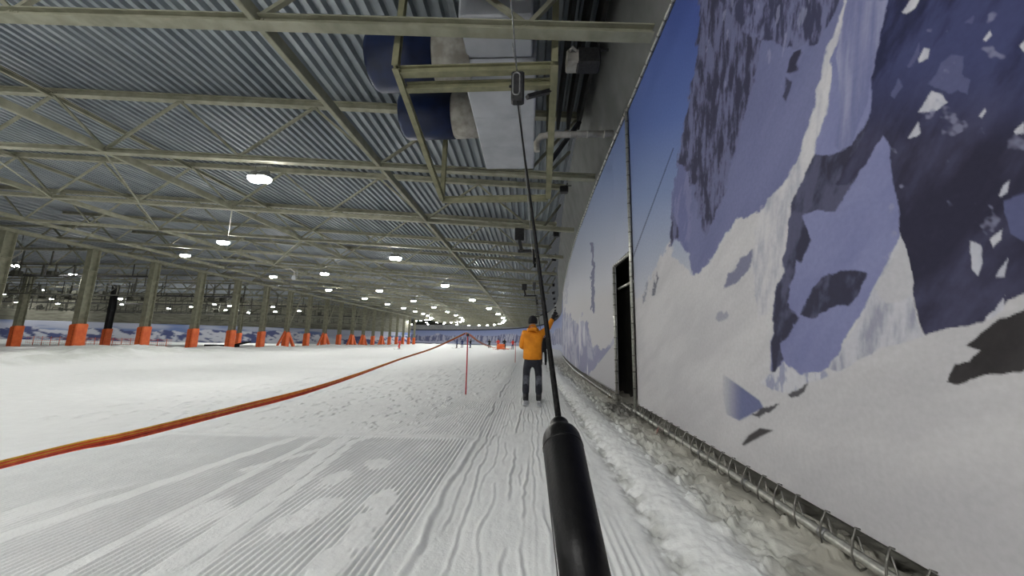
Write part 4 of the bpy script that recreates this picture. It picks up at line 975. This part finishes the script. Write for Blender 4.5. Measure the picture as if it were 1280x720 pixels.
# curly hoses in the rear hall
for (px, py, Y, lab) in ((21, 318, 31, 'white curly hose hanging at the far left above a lamp'), (142, 346, 45, 'white curly hose hanging beside the dark rear column')):
    p = np.array(ap(px, py, Y)); q = []
    for k in range(26):
        u = k / 25; q.append((p[0] + .5 * math.sin(u * 7.5), p[1], p[2] + .9 - 2.4 * u))
    tag(MB().tube(q, .07, 6).build('coiled_hose', M['old_white']), lab, 'hose', 'white curly hoses')
# snow lance near the sixth lamp
p = np.array(ap(367, 346, 27)); t = thing('snow_lance', 'white snow lance head hanging beside the lamp above the columns', 'snow lance', tuple(p))
b = MB(); b.tube([(0, 0, .0), (0, 0, .45), (-.3, 0, .65), (-.75, 0, .62)], .06, 8); b.build('pipe', M['old_white'], t)
b = MB(); b.tube([(0, 0, .1), (0, 0, -.22)], [.10, .16], 10); b.build('nozzle', M['white_metal'], t)
b = MB(); b.tube([(.25, 0, .1), (.25, 0, .8)], .03, 6); b.bar((-.1, 0, .1), (.3, 0, .12), .05); b.build('holder', M['grey_metal'], t)
# pipes and trays cluttering the rear hall roof
for k, (y, z, lab) in enumerate(((34, 7.2, 'nearest dark service tray under the rear hall roof'), (46, 6.6, 'second dark service tray under the rear hall roof'), (62, 6.9, 'third dark service tray under the rear hall roof'), (80, 6.4, 'farthest dark service tray under the rear hall roof'))):
    t = thing('cable_tray', lab, 'cable tray', (0, y, 0), 0, 'service trays of the rear hall'); b = MB(); b.box(-110, -40, -.3, .3, z, z + .14); b.build('tray', M['black_metal'], t)
    for j in range(14):
        MB().bar((-42 - 5 * j, 0, z), (-42 - 5 * j, 0, 8.6), .06).build('hanger', M['black_metal'], t)
# small red flag scrap by the bottom pipe
b = MB(); b.add([(1.86, 5.35, .10), (1.90, 5.45, .11), (1.87, 5.43, .03), (1.83, 5.36, .02), (1.87, 5.36, .12), (1.91, 5.46, .13), (1.88, 5.44, .04), (1.84, 5.37, .03)],
    [(0, 1, 2, 3), (7, 6, 5, 4), (0, 4, 5, 1), (1, 5, 6, 2), (2, 6, 7, 3), (3, 7, 4, 0)])
tag(b.build('cloth_scrap', M['tape_red']), 'small red scrap caught on the bottom pipe of the banner near the doorway', 'scrap')

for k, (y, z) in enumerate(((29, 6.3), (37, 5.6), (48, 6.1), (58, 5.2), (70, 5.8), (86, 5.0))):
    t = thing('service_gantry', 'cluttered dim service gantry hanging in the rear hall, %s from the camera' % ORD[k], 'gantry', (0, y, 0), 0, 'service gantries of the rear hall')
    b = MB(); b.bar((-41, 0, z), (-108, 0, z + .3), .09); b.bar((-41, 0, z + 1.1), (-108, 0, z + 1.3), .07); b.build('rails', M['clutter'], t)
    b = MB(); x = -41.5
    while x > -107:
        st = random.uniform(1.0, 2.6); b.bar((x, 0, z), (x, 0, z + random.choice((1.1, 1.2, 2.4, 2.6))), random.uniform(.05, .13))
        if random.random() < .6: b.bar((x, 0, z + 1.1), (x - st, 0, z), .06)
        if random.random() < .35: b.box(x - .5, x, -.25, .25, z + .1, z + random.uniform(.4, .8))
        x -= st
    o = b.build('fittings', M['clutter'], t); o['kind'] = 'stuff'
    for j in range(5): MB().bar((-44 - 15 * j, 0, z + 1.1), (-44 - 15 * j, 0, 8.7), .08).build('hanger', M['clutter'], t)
